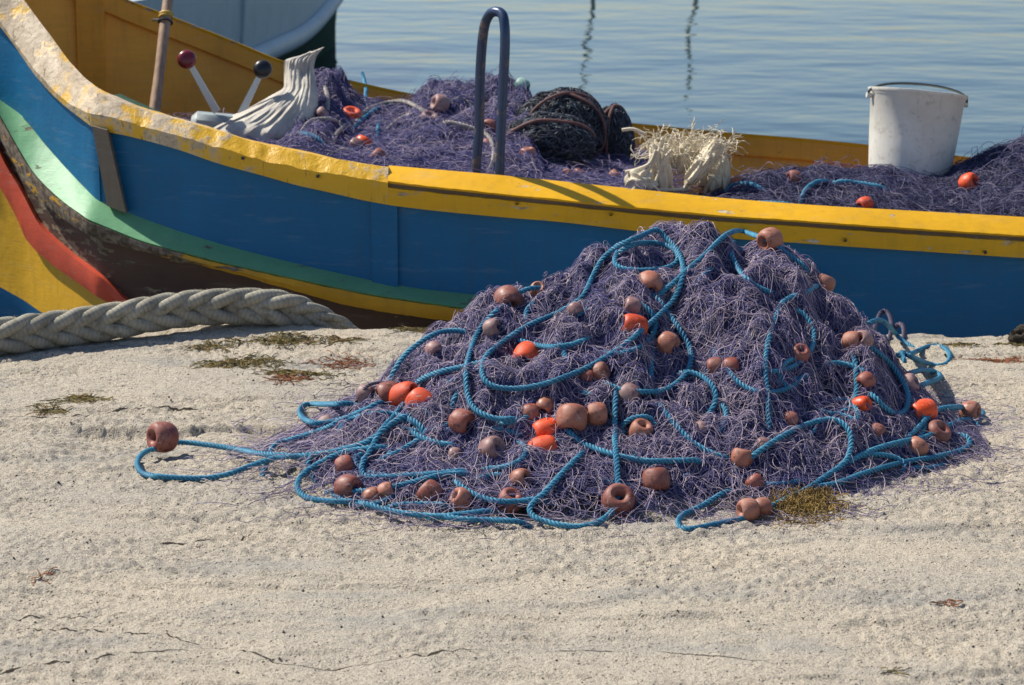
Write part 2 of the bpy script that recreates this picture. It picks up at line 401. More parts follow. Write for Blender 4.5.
t = NT('bucket_plastic'); n = t.noise(7, 5, .65); col = t.mix(t.range(n, .35, .7), (.78, .75, .66), (.64, .61, .52))
col = t.mix(t.range(t.noise(30, 5, .7), .55, .68, 0, .5), col, (.36, .32, .25)); col = t.mix(t.range(t.noise(1.0, 4, .6, t.mapv((45, 45, 5))), .6, .72, 0, .4), col, (.42, .38, .3))
M['bucket'] = t.fin(col, .45, t.bump(n, .15, .01), .4, Subsurface_Weight=.0)
t = NT('cream_sacking'); n = t.noise(12, 4); col = t.mix(n, (.80, .72, .54), (.58, .50, .36)); wv = t.math('ADD', t.noise(1, 2, .5, t.mapv((300, 60, 300))), t.noise(1, 2, .5, t.mapv((60, 300, 60))))
M['sacking'] = t.fin(col, .9, t.bump(wv, .5, .003), .1)
t = NT('grey_mesh_sack'); n = t.noise(9, 5, .6); col = t.mix(t.range(n, .35, .65), (.60, .56, .47), (.38, .35, .31)); wv = t.noise(1, 3, .5, t.mapv((160, 160, 30)))
M['sack'] = t.fin(col, .75, t.bump(wv, .6, .004), .2)
t = NT('pole_wood'); n = t.noise(1, 4, .6, t.mapv((60, 60, 6))); col = t.mix(t.range(n, .3, .7), (.45, .30, .19), (.26, .17, .12)); col = t.mix(t.range(t.noise(12, 4), .55, .68, 0, .6), col, (.13, .10, .08))
M['pole'] = t.fin(col, .6, t.bump(n, .4, .003), .3)
t = NT('seaweed_olive'); col = t.ramp(t.attr('tint'), [(0, (.035, .028, .012)), (.45, (.12, .095, .025)), (.8, (.26, .19, .05)), (1, (.22, .10, .04))])
M['weed'] = t.fin(col, .75, None, .3)
t = NT('seaweed_golden'); col = t.ramp(t.attr('tint'), [(0, (.05, .03, .01)), (.4, (.18, .11, .025)), (.8, (.40, .26, .065)), (1, (.5, .36, .14))])
M['weed_gold'] = t.fin(col, .7, None, .3)
t = NT('seaweed_red_brown'); col = t.ramp(t.attr('tint'), [(0, (.10, .035, .015)), (.6, (.28, .11, .05)), (1, (.42, .22, .10))])
M['weed_red'] = t.fin(col, .8, None, .2)
M['rust_hoop'] = simple('rusty_brown_hoop', (.15, .07, .06), .75, .3)
M['deck'] = paint('deck_paint', (.16, .11, .06), wear=.02, var=.3, rough=.7)

# ------------------------------------------------------------------ the setting: quay and water
QE = 7.46
def edge_y(x): return QE + .03 * pn(x * 1.7, 3.3, 5) + .018 * pn(x * 7, 1.2, 6)
def ground_h(x, y):
    h = .012 * fbm(x * .9, y * .9, 40, 3) + .005 * pn(x * 5, y * 7, 43) + .0026 * pn(x * 14, y * 17, 44)
    rm = .32 + .85 * sstep(-.2, .4, fbm(x * 1.6, y * 2.2, 61, 3) + .5 * np.exp(-((y - 5.5) / .5) ** 2))
    h = h + rm * (.0030 * pn(x * 30, y * 34, 45) + .0055 * pn(x * 58, y * 62, 46) - .003 * sstep(.32, .6, pn(x * 45, y * 45, 63)))
    h = h + .022 * np.exp(-((x + .9) / .3) ** 2 - ((y - 7.5) / .22) ** 2)
    n = fbm(x * .55 + 3.1, y * 2.1, 47, 4)
    h = h + .008 * sstep(-.02, .01, n) + .006 * sstep(.3, .32, n) + .006 * sstep(-.36, -.34, n)
    m = fbm(x * 1.3, y * 5, 52, 4)
    h = h - .004 * sstep(.35, .6, m)
    return h - .010
# a low ledge left of the net, its face to the camera
LEDGE = np.array([(60, 421), (120, 424), (190, 427), (250, 423), (330, 429)])
_l = at(LEDGE[:, 0], LEDGE[:, 1], 1.0); _t = CAMZ / (CAMZ - _l[:, 2]); LX = _l[:, 0] * _t; LY = _t
def ground_full(x, y):
    h = ground_h(x, y)
    ly = np.interp(x, LX, LY) + .01 * pn(x * 12, 0 * x, 60); w = sstep(LX[0] - .25, LX[0] + .1, x) * (1 - sstep(LX[-1] - .1, LX[-1] + .12, x))
    w = w * (.45 + .55 * sstep(-.3, .2, pn(x * 4.5, 0 * x + 2, 66))); h = h - .034 * w * (1 - sstep(ly - .004, ly + .004, y)) * sstep(ly - .45, ly, y)
    return h

def fine_axis(a, b, step, lo, hi):
    c = np.arange(a, b + 1e-9, step); k = [.02, .04, .08, .16, .3, .6, 1.2, 2.4, 5, 9, 15, 25]
    L = [a]; 
    for q in k:
        if L[-1] - q < lo: break
        L.append(L[-1] - q)
    L.append(lo); H = [c[-1]]
    for q in k:
        if H[-1] + q > hi: break
        H.append(H[-1] + q)
    H.append(hi)
    return np.r_[np.array(L[1:])[::-1], c, np.array(H[1:])]
gx = fine_axis(-1.75, 1.85, .007, -40, 40)
gy = np.r_[fine_axis(3.95, 7.44, .007, -40, 7.45)[:-2]]
GX, GY = np.meshgrid(gx, gy); EY = edge_y(GX)
GYs = GY + (EY - QE) * sstep(6.9, 7.44, GY)
GZ = ground_full(GX, GYs)
rows = [np.stack([GX, GYs, GZ], -1)]
last = rows[0][-1]
for dy, dz in ((.008, -.003), (.016, -.012), (.022, -.028), (.026, -.06), (.03, -.15), (.03, -.4), (.03, -1.0), (.03, -2.5)):
    r_ = last.copy(); r_[:, 1] += dy + .012 * pn(last[:, 0] * 9, 0 * last[:, 0] + dz * 9, 70) * (dz < -.02); r_[:, 2] += dz; rows.append(r_[None])
GV = np.concatenate(rows, 0); nr, nc, _ = GV.shape
def px_ground(L):
    L = np.array(L, float); q = at(L[:, 0], L[:, 1], 1.0); tt = CAMZ / (CAMZ - q[:, 2]); return np.stack([q[:, 0] * tt, tt], 1)
cracks = [px_ground(c) for c in (
    [(-60, 630), (0, 629), (80, 629), (150, 632), (200, 644), (240, 652), (275, 664), (330, 668), (390, 660), (470, 652)],
    [(-60, 678), (0, 671), (60, 665), (110, 661), (170, 655), (220, 652)],
    [(560, 648), (624, 651), (680, 658), (760, 668)], [(165, 545), (235, 541), (258, 531)], [(10, 615), (90, 614), (160, 606)],
    [(0, 415), (60, 416), (130, 409), (230, 410), (330, 404)], [(820, 395), (900, 402), (1030, 398)])]
crd = np.full(GX.shape, 1.0)
for c in cracks:
    for (x0, y0), (x1, y1) in zip(c[:-1], c[1:]):
        dx, dy = x1 - x0, y1 - y0; L2 = dx * dx + dy * dy
        tt = np.clip(((GX - x0) * dx + (GYs - y0) * dy) / L2, 0, 1); ox = GX - x0 - tt * dx; oy = GYs - y0 - tt * dy
        d = np.hypot(ox, oy); sg = np.where(oy < 0, -1, 1); crd = np.where(d < np.abs(crd), d * sg, crd)
crA = np.r_[crd.ravel(), np.full((nr - crd.shape[0]) * nc, 1.0)]
i = np.arange(nr - 1)[:, None] * nc; j = np.arange(nc - 1)[None]
qf = np.stack([i + j, i + j + 1, i + nc + j + 1, i + nc + j], -1).reshape(-1, 4)
tag(add_mesh('quay', GV.reshape(-1, 3), qf, M['quay'], attrs={'crack': crA}), kind='structure')

WZ = -.70
wv = np.array([(-3000, 7.0, WZ), (3000, 7.0, WZ), (3000, 5000, WZ), (-3000, 5000, WZ)])
tag(add_mesh('water', wv, np.array([[0, 1, 2, 3]]), M['water'], smooth_sh=False), kind='structure')

# ------------------------------------------------------------------ the painted boat
BOAT = empty('fishing_boat', (0, 9.1, WZ))
tag(BOAT, 'blue and yellow painted wooden fishing boat moored along the quay edge', 'boat')
NX = np.unique(np.r_[np.linspace(-3.0, -1.9, 24), np.linspace(-1.9, -1.2, 60), np.linspace(-1.2, 1.9, 190), np.linspace(1.9, 3.9, 50), -1.724, -1.392, -.462, -.405, -.376])
gxs = [-3.0, -2.4, -1.8, -1.62, -1.47, -1.405, -1.34, -1.0, -.4, .3, 1.0, 1.7, 2.6, 3.4, 3.9]
gys = [9.50, 9.18, 8.75, 8.545, 8.352, 8.275, 8.25, 8.15, 8.02, 7.95, 7.95, 8.02, 8.30, 8.75, 9.15]
def Yg(X): return pchip(gxs, gys, X)
def fac(X):
    e = .03; d = (Yg(np.asarray(X) + e) - Yg(np.asarray(X) - e)) / (2 * e); return np.sqrt(1 + np.minimum(d * d, 1.2))
def near(pts, off, le=(.0, .30, .85), re=(.0, .06, .2)):
    """Y(X), Z(X) of a line on the near side from its course in the photo"""
    pts = np.array(pts, float); X = (pts[:, 0] - 512) / F * 8.1; 
    for _ in range(12):
        Y = Yg(X) + off * fac(X); P = at(pts[:, 0], pts[:, 1], Y); X = P[:, 0]
    Z = P[:, 2]; o = np.argsort(X); X, Z = X[o], Z[o]
    XX = np.r_[-3.0, -2.4, X[(X > -2.3) & (X < 2.4)], 2.6, 3.4, 3.9]; zz = Z[(X > -2.3) & (X < 2.4)]
    ZZ = np.r_[zz[0] + le[2], zz[0] + le[1], zz, zz[-1] + re[0], zz[-1] + re[1], zz[-1] + re[2]]
    return np.stack([NX, Yg(NX) + off * fac(NX), pchip(XX, ZZ, NX)], 1)

capin = [(-30, -70), (-5, -38), (25, 0), (38, 18), (53, 38), (70, 61), (88, 79), (111, 93), (138, 104), (176, 116), (211, 126), (249, 138), (300, 149), (376, 164), (408, 167), (500, 175), (550, 180), (646, 190), (724, 198), (800, 204), (900, 210), (1024, 217), (1150, 224)]
ridge = [(-60, -50), (-25, -15), (0, 20), (18, 46), (38, 72), (60, 95), (86, 111), (100, 114), (132, 122), (176, 134), (220, 146), (264, 159), (300, 167), (367, 178), (391, 182), (500, 194), (550, 199), (646, 209), (724, 216), (800, 221), (870, 226), (1024, 236), (1150, 243)]
caplow = [(-60, -35), (-25, 0), (6, 34), (18, 51), (38, 79), (59, 101), (88, 124), (94, 128), (132, 137), (176, 149), (220, 164), (264, 176), (300, 186), (323, 191), (367, 201), (396, 206), (500, 217), (550, 221), (676, 235), (783, 242), (900, 250), (1024, 258), (1150, 264)]
boardlow = [(-60, 20), (-25, 65), (0, 100), (23, 114), (44, 139), (67, 165), (103, 200), (126, 210), (176, 229), (234, 247), (300, 264), (376, 281), (405, 287), (493, 297), (600, 309), (750, 324), (900, 337), (1024, 347), (1150, 354)]
ledout = [(-60, 30), (-25, 77), (0, 115), (18, 147), (35, 174), (59, 198), (88, 219), (117, 231), (146, 242), (176, 250), (223, 262), (300, 279), (367, 293), (426, 302), (484, 310), (600, 322), (750, 338), (900, 352), (1024, 360), (1150, 366)]
rublow = [(-60, 45), (-25, 92), (0, 138), (12, 160), (29, 188), (53, 211), (88, 235), (132, 249), (176, 260), (249, 278), (294, 291), (338, 303), (396, 314), (467, 323), (600, 337), (750, 353), (900, 366), (1024, 374), (1150, 380)]
redtop = [(-60, 70), (-25, 105), (0, 147), (6, 160), (23, 188), (44, 226), (73, 253), (103, 276), (126, 297), (170, 322), (240, 350), (400, 385), (700, 415), (1024, 430), (1150, 434)]
redlow = [(-60, 100), (-25, 140), (0, 182), (18, 214), (29, 238), (53, 261), (82, 282), (117, 304), (170, 337), (240, 365), (400, 400), (700, 430), (1024, 445), (1150, 449)]
yellow_low = [(-60, 255), (0, 287), (20, 298), (41, 312), (100, 345), (240, 400), (400, 430), (700, 455), (1024, 468), (1150, 470)]

C_in = near(capin, .085); C_r = near(ridge, .0); C_lo = near(caplow, .006); B_lo = near(boardlow, .035)
L_out = near(ledout, -.045); R_lo = near(rublow, -.035); H2 = near(redtop, .035); H3 = near(redlow, .05); H4 = near(yellow_low, .055)
def off(c, dy=0., dz=0.):
    q = c.copy(); q[:, 1] += dy * fac(NX); q[:, 2] += dz; return q
def sub(S, x0, x1):
    k = (NX >= x0) & (NX <= x1); return S[k]
rng2 = np.random.default_rng(3)
def rough_edge(c, amp, seed, x0=-9, x1=9):
    q = c.copy(); w = ((NX > x0) & (NX < x1)).astype(float); q[:, 2] += amp * w * fbm(NX * 17, NX * 0 + .3, seed, 3); q[:, 1] += amp * .6 * w * pn(NX * 23, NX * 0 + .7, seed + 5); return q
# cap rail: rounded worn stretch at the left, squared plank from the joint to the right
XJ = -.405
def cap_section(sink=0.0, worn=False):
    i_t = off(C_in, 0, sink); r_ = off(C_r, .0, sink); lo = C_lo
    if worn: r_ = rough_edge(r_, .003, 11, -3, XJ); i_t = rough_edge(i_t, .002, 21, -3, XJ); k_ = (NX > -3) & (NX < XJ); r_[:, 2] -= .004 * k_ * sstep(.1, .5, pn(NX * 30, 0 * NX + .4, 88)) * (NX > -1.3); r_[:, 1] += .004 * k_ * sstep(.1, .5, pn(NX * 30, 0 * NX + .4, 88)) * (NX > -1.3)
    mid = (i_t + r_) / 2 + np.array([0, 0, .024 if worn else .004]); rr = r_ * .75 + mid * .25
    rb = r_ * .8 + lo * .2; rb[:, 1] += .0 
    li = off(C_lo, .02, .004); ii = off(C_in, .012, -.02); ib = off(C_in, .012, -.05)
    return np.stack([i_t, mid, rr, r_, rb, lo, li, ib, ii], 1)
mb = MB(); loft(mb, sub(cap_section(-.004, True), -3.1, XJ)); mb.build('cap_rail', M['cap_worn'], BOAT)
# right-hand stretch: top plank, dark exposed edge, side board
cin2 = C_in; top_o = off(C_r, -.008, .003)
mb = MB(); loft(mb, sub(np.stack([cin2, (cin2 * .5 + top_o * .5) + np.array([0, 0, .003]), rough_edge(top_o, .0015, 31), off(top_o, .004, -.007), off(C_in, .006, -.03)], 1), XJ, 4)); mb.build('cap_rail', M['yellow'], BOAT)
e0 = off(C_r, .008, -.005); e1 = rough_edge(off(C_r, .010, -.020), .002, 33)
mb = MB(); loft(mb, sub(np.stack([e0, e1, off(e1, .03, 0), off(e0, .03, 0)], 1), XJ, 4)); o = mb.build('rail_edge', M['bare_wood'], BOAT); o['label'] = 'bare weathered wood edge under the yellow cap'
s0 = off(C_r, .002, -.0195); s0 = rough_edge(s0, .0015, 35)
mb = MB(); loft(mb, sub(np.stack([s0, off(C_lo, 0, 0), off(C_lo, .016, .002), off(s0, .018, .004)], 1), XJ, 4)); mb.build('rail_side_board', M['yellow'], BOAT)
# blue wash board
def board(x0, x1, o=.0, name='wash_board', mat='blue', thick=.03):
    t0 = off(C_lo, .018 + o, .03); b0 = off(B_lo, o, -.01)
    m0 = t0 * .5 + b0 * .5; m0[:, 1] += .004
    S = np.stack([t0, m0, b0, off(b0, thick), off(m0, thick), off(t0, thick)], 1)
    mb = MB(); loft(mb, sub(S, x0, x1)); return mb.build(name, M[mat], BOAT)
board(-3.1, -1.724, .0); board(-1.724, -1.392, -.006); board(-1.392, -.462, 0.0); board(-.376, 4, 0.004)
# joint block and the worn post
board(-.462, -.376, -.012, 'joint_block', 'blue', .05)
xs = np.linspace(0, 1, 14); P0 = at(np.interp(xs, [0, 1], [92, 107]), np.interp(xs, [0, 1], [126, 206]), 8.262); P1 = at(np.interp(xs, [0, 1], [107, 126]), np.interp(xs, [0, 1], [130, 213]), 8.232)
mb = MB(); loft(mb, np.stack([P0, P1, P1 + [.0, .07, 0], P0 + [.0, .07, 0]], 1)); o = mb.build('post', M['post'], BOAT, False)
# green ledge and rub rail
l_in = off(B_lo, .012, .003); l_o = L_out
mb = MB(); loft(mb, np.stack([l_in, l_in * .5 + l_o * .5 + [0, 0, .003], l_o, off(l_o, .004, -.006), off(L_out, .05, -.012), off(B_lo, .03, -.02)], 1)); mb.build('gunwale_ledge', M['green'], BOAT)
u0 = off(rough_edge(L_out, .002, 41), -.004, -.0065); u1 = off(rough_edge(R_lo, .002, 43), 0, 0)
mb = MB(); loft(mb, np.stack([u0, u0 * .5 + u1 * .5 + [0, -.008, 0], u1, off(u1, .06, .01), off(u0, .05, 0)], 1)); o = mb.build('rub_rail', M['rub_paint'], BOAT)
# red rail
mb = MB(); a0 = off(H2, -.03, 0); a1 = off(H3, -.03, 0)
loft(mb, np.stack([off(H2, .01, .004), a0, rough_edge(a0 * .5 + a1 * .5 + [0, -.012, 0], .003, 47), a1, off(H3, .01, -.003)], 1)); mb.build('bilge_rail', M['red'], BOAT)
# hull shell, near and far side down to the keel
fxs = [-3.0, -2.4, -1.6, -.9, .5, 1.4, 2.1, 3.0, 3.9]; fys = [9.52, 9.88, 10.14, 10.24, 10.3, 10.17, 10.0, 9.65, 9.17]
Yf = pchip(fxs, fys, NX)
h1 = off(R_lo, .05, .012); wl = H4.copy(); wl[:, 1] = Yg(NX) * .85 + Yf * .15; wl[:, 2] = WZ - .05
keel = np.stack([NX, (Yg(NX) + Yf) / 2, np.full_like(NX, -1.25)], 1)
top_px = np.array([(-60, -75), (30, -45), (80, -22), (129, 0), (176, 18), (234, 41), (283, 61), (350, 80), (414, 94), (500, 108), (633, 123), (724, 132), (800, 138), (872, 145), (961, 156), (1024, 163), (1150, 172)], float)
X = (top_px[:, 0] - 512) / F * 10.2
for _ in range(10):
    P = at(top_px[:, 0], top_px[:, 1], pchip(fxs, fys, X)); X = P[:, 0]
ZfX = np.r_[-3.0, -2.5, X[(X > -2.4) & (X < 2.6)], 3.2, 3.9]; zz = P[:, 2][(X > -2.4) & (X < 2.6)]
Zf = pchip(ZfX, np.r_[zz[0] + .62, zz[0] + .22, zz, zz[-1] + .05, C_r[-1, 2] + .05], NX)
FT = np.stack([NX, Yf, Zf], 1)
mb = MB()
loft(mb, np.stack([h1, off(h1, .02, -.05) * .5 + H2 * .5, H2], 1), False, 0); loft(mb, np.stack([H2, H3], 1), False, 1); loft(mb, np.stack([H3, H4], 1), False, 1)
loft(mb, np.stack([H4, wl, keel], 1), False, 2)
fo = lambda dy, dz: FT + np.array([0, dy, dz])
fw = keel.copy(); fw[:, 1] = Yg(NX) * .15 + Yf * .85; fw[:, 2] = WZ - .05
loft(mb, np.stack([fo(.10, -.16), fo(.12, -.3), fw, keel], 1), False, 2)
mb.build('hull', [M['hull_brown'], M['yellow_hull'], M['blue']], BOAT)
# far side: cap, inner band, recessed wall, frames
mb = MB(); loft(mb, np.stack([fo(0, -.004), fo(.0, 0), fo(.05, -.006), fo(.10, -.035), fo(.10, -.06), fo(.02, -.04)], 1)); mb.build('far_cap_rail', M['yellow'], BOAT)
mb = MB(); loft(mb, np.stack([fo(.006, -.006), fo(.006, -.088), fo(.012, -.094), fo(.06, -.09), fo(.06, -.03)], 1)); mb.build('inner_band', M['ochre'], BOAT)
wb = FT.copy(); wb[:, 2] = -.34; wb[:, 1] -= .10
mb = MB(); loft(mb, np.stack([fo(.035, -.05), (fo(.03, -.1) * .5 + wb * .5), wb, wb + [0, .05, 0], fo(.10, -.05)], 1)); mb.build('inner_wall', M['ochre'], BOAT)
for px_, w_ in ((92, .055), (18, .05), (1010, .05)):
    Xc = (px_ - 512) / F * 10.1; Yc_ = float(pchip(fxs, fys, Xc)); zt = float(np.interp(Xc, NX, Zf))
    mb = MB(); loft(mb, np.array([[(Xc - w_, Yc_ + .03, z - .0), (Xc - w_, Yc_ - .012 + q, z), (Xc + w_, Yc_ - .012 + q, z), (Xc + w_, Yc_ + .05, z)] for z, q in ((zt - .01, 0), (zt - .15, -.0), (-.2, -.06))])); mb.build('rib', M['ochre'], BOAT, False)
# deck, inner near wall, green thwart
dk = np.stack([C_in, C_in, FT, FT], 1); dk[:, 0, 1] = Yg(NX) + .26; dk[:, 1, 1] = Yg(NX) * .5 + Yf * .5; dk[:, 2, 1] = Yf - .06; dk = dk[:, :3]; dk[:, :, 2] = -.22
mb = MB(); loft(mb, dk, False); mb.build('deck', M['deck'], BOAT, False)
nw = np.stack([off(C_in, .0, -.03), off(C_in, .02, -.25), off(C_in, .02, 0)], 1); nw[:, 2, 2] = -.24; nw[:, 2, 1] += .2 * fac(NX)
mb = MB(); loft(mb, nw, False); mb.build('near_inner_wall', M['ochre'], BOAT)
a = at(116, 93, 9.2); b = at(196, 129, 8.75)
mb = MB(); d = b - a; box(mb, (a + b) / 2 + [0, .02, -.03], (np.linalg.norm(d), .03, .05), math.atan2(d[1], d[0]), -math.atan2(d[2], math.hypot(d[0], d[1]))); mb.build('side_bench', M['green_hull'], BOAT, False)
# stern deck block in the bottom left of the cockpit
# controls
CB = at(214, 118, 8.85)
mb = MB(); box(mb, CB + [0.0, 0, -.045], (.17, .12, .12), .1, .1, bev=.02); box(mb, CB + [0, 0, -.2], (.12, .1, .26), .1); mb.build('control_box', M['box_grey'], BOAT)
def lever(p0, p1, Y, mat, lab):
    a = at(*p0, Y); b = at(*p1, Y + .02); mb = MB()
    P = np.linspace(a, b, 6); T = (b - a) / np.linalg.norm(b - a); sd = np.cross(T, [0, 1, 0]); sd /= np.linalg.norm(sd)
    w = np.linspace(.0135, .009, 6)[:, None]; dpt = np.array([0, .006, 0])
    loft(mb, np.stack([P - sd * w - dpt, P + sd * w - dpt, P + sd * w + dpt, P - sd * w + dpt], 1)); lv = mb.build('control_lever', M['steel'], BOAT, False)
    a_ = np.linspace(-math.pi / 2, math.pi / 2, 13); V, Fq = lathe(np.stack([.034 * np.cos(a_) ** .7 + 1e-5, .020 * np.sin(a_)], 1), 24)
    Rm = np.array(Vector((.1, -1, .25)).to_track_quat('Z', 'Y').to_matrix()); mb = MB(); mb.add(V @ Rm.T + b + np.array([0, -.01, .0]), Fq); k = mb.build('knob', M[mat], BOAT); k['label'] = lab
    k.parent = lv; k.matrix_parent_inverse = Matrix.Identity(4)
lever((217, 112), (187, 59), 8.83, 'knob_red', 'dark red lever knob'); lever((241, 114), (263, 69), 8.86, 'knob_black', 'black lever knob')
# pipe hoop standing on the near side
hp = [(476, 215, 8.22), (476, 171, 8.22), (479, 130, 8.22), (480, 80, 8.21), (482, 45, 8.20), (485, 24, 8.185), (490, 14, 8.165), (496, 11.5, 8.14), (502, 14, 8.12), (504.5, 24, 8.10), (505, 45, 8.09), (503, 90, 8.09), (501, 130, 8.09), (499.5, 174, 8.09), (499, 215, 8.09)]
hp = np.array(hp); P = even(catmull(at(hp[:, 0], hp[:, 1], hp[:, 2]), .01), .008); mb = MB(); tube(mb, P, .0165, 14); o = mb.build('pipe_hoop', M['hoop'], BOAT)
# nails/bolt heads along the rail side
for px_, py_ in ((517, 203), (611, 214), (845, 240), (985, 252), (318, 176), (243, 158)):
    q = at(px_, py_, 8.0); Xq = q[0]; q = at(px_, py_, float(Yg(Xq)) + .001)
    V, Fq = lathe([(.0001, -.004), (.005, -.003), (.006, .002), (.006, .006)], 10); mb = MB(); Rm = np.array(Matrix.Rotation(R(90), 3, 'X')); mb.add(V @ Rm.T + q, Fq); mb.build('nail_head', M['wire'], BOAT)

# ------------------------------------------------------------------ pale boat behind
WB = empty('moored_boat', (-2.6, 19.5, WZ)); tag(WB, 'pale grey white boat with dark green lower hull moored behind the yellow boat', 'boat')
rp = np.array([(264, 52, 18.9), (299, 35, 20.8), (322, 14, 22.5), (338, -8, 24.3)]); RP = at(rp[:, 0], rp[:, 1], rp[:, 2])
star = np.vstack([[(-2.75, 13.6, -.12), (-2.35, 15.2, -.18), (-2.08, 17.0, -.2)], RP, [(-1.78, 25.2, 0.05)]])
ctr = np.array([(-3.35, 13.2), (-3.4, 15.2), (-3.35, 17), (-3.2, 18.9), (-2.95, 20.8), (-2.55, 22.5), (-2.05, 24.3), (-1.80, 25.2)])
n = 60; tt = np.linspace(0, 1, n); ts = np.linspace(0, 1, len(star)); S_ = np.stack([pchip(ts, star[:, k], tt) for k in range(3)], 1); Cn = np.stack([pchip(ts, ctr[:, k], tt) for k in range(2)], 1)
def ws(f, z, side=1):
    q = S_.copy(); q[:, :2] = Cn + (S_[:, :2] - Cn) * f * side; q[:, 2] = z if np.ndim(z) == 0 and z < -.3 else S_[:, 2] + z; return q
for side in (1, -1):
    mb = MB(); loft(mb, np.stack([ws(1.0, .04, side), ws(1.02, .25, side), ws(1.03, .55, side), ws(1.03, .62, side), ws(.97, .62, side), ws(.96, .1, side)], 1)); mb.build('topside', M['white_hull'], WB)
    mb = MB(); loft(mb, np.stack([ws(1.0, -.03, side), ws(.88, -.42, side), ws(.7, -.75, side), ws(.05, -1.25, side)], 1), False); mb.build('lower_hull', M['green_hull'], WB)
    mb = MB(); tube(mb, ws(1.0, 0.0, side), .085, 10); mb.build('rub_rail', M['white_hull'], WB)
mb = MB(); loft(mb, np.stack([ws(.98, .3, 1), ws(.98, .3, -1)], 1), False); mb.build('deck', M['white_hull'], WB)
e = [ws(f, z, s)[0] for f, z, s in ((1.03, .6, 1), (1, 0, 1), (.8, -.6, 1), (.05, -1.25, 1), (.8, -.6, -1), (1, 0, -1), (1.03, .6, -1))]
mb = MB(); mb.add(np.vstack([e, [np.mean(e, 0)]]), np.array([(q, (q + 1) % 7, 7) for q in range(7)])); mb.build('transom', M['white_hull'], WB, False)
for q in (.36,):
    k = int(q * n); a = ws(1.012, .05, 1)[k]; b = ws(1.042, .6, 1)[k]; mb = MB(); tube(mb, [a, (a + b) / 2, b], .02, 6); mb.build('seam_batten', M['white_hull'], WB)

for px_, sd_, lab_ in ((588, 1, 'unseen grey crooked post added for its broken reflection, left of the other one'), (694, 2, 'unseen grey crooked post added for its broken reflection, right of the other one')):  # posts above the frame, added only to give dark mast-like reflections in the water
    b_ = at(px_, -22, 34.0); zz_ = np.linspace(-.6, 1.35, 24); mb = MB()
    tube(mb, np.stack([b_[0] + .07 * np.sin(zz_ * 3 + sd_), 34.0 + 0 * zz_, WZ + zz_], 1), .026 + .008 * np.sin(zz_ * 9), 14)
    tag(mb.build('reflection_post', M['post_dark'], None, origin=Vector((b_[0], 34.0, WZ))), lab_, 'post', 'unseen posts added for their reflections')
# ------------------------------------------------------------------ net heaps
class Heap:
    """ridge heights from the outline seen in the photo, front and back feet in plan"""
    def __init__(s, sil, Yr, front, back, zf, zb, lump=.03, seed=1, p=1.15):
        sil = np.array(sil, float); Yr = np.array(Yr, float)
        X = (sil[:, 0] - 512) / F * 6.5
        for _ in range(12):
            P = at(sil[:, 0], sil[:, 1], np.interp(X, Yr[:, 0], Yr[:, 1])); X = P[:, 0]
        s.x = X; s.z = P[:, 2]; s.Yr = Yr; s.f = np.array(front, float); s.b = np.array(back, float); s.zf = zf; s.zb = zb; s.lump = lump; s.seed = seed; s.p = p
    def base(s, x, y):
        zf = s.zf if np.ndim(s.zf) == 0 else np.interp(x, *s.zf)
        zr = pchip(s.x, s.z, x); zr = np.where((x < s.x[0]) | (x > s.x[-1]), zf, zr)
        yr = np.interp(x, s.Yr[:, 0], s.Yr[:, 1]); yf = pchip(s.f[:, 0], s.f[:, 1], x); yb = pchip(s.b[:, 0], s.b[:, 1], x)
        u = np.clip((y - yf) / np.maximum(yr - yf, .02), 0, 1); w = np.clip((yb - y) / np.maximum(yb - yr, .02), 0, 1)
        sh = u ** s.p * (1 - .12 * sstep(.75, 1, u)) / .88; sh = np.minimum(sh, 1.0); sh = .7 * sh + .3 * np.sin(u * math.pi / 2) ** 1.3
        a = zf + np.maximum(zr - zf, 0) * sh; b = s.zb + np.maximum(zr - s.zb, 0) * np.sin(w * math.pi / 2) ** .8
        return np.where(y < yr, a, b), zf
    def __call__(s, x, y):
        h, zf = s.base(x, y); hh = np.clip((h - zf) / .18, 0, 1) * np.clip((h - s.zb) / .1, 0, 1)
        return h + s.lump * hh * (pn(x * 6, y * 6, s.seed) * .8 + pn(x * 13, y * 13, s.seed + 3) * .5 + pn(x * 24, y * 24, s.seed + 4) * .25) + .008 * np.clip((h - zf) / .03, 0, 1) * pn(x * 40, y * 40, s.seed + 5)
    def hit(s, px, py, t0=.6, floor=0.0, Y0=4.0, Y1=11.0):
        r = rays(px, py); Ys = np.arange(Y0, Y1, .006); out = np.zeros((len(r), 3)); done = np.zeros(len(r), bool)
        for a in range(0, len(r), 400):
            rr = r[a:a + 400]; t = Ys[None, :] / rr[:, 1:2]; X = rr[:, 0:1] * t; Z = CAMZ + rr[:, 2:3] * t
            H = np.maximum(s(X, np.broadcast_to(Ys[None], X.shape)), floor); below = Z <= H
            k = np.where(below.any(1), below.argmax(1), len(Ys) - 1)
            yr_ = np.interp(X, s.Yr[:, 0], s.Yr[:, 1]); gap = np.where(Ys[None] < yr_ + .06, Z - H, 9.0); km = gap.argmin(1); ii = np.arange(len(k)); use = (Ys[k] > yr_[ii, k] + .06) & (gap[ii, km] < .05) & (H[ii, km] > .05); k = np.where(use, km, k)
            out[a:a + 400] = np.stack([X[np.arange(len(k)), k], Ys[k], Z[np.arange(len(k)), k]], 1)
        return out

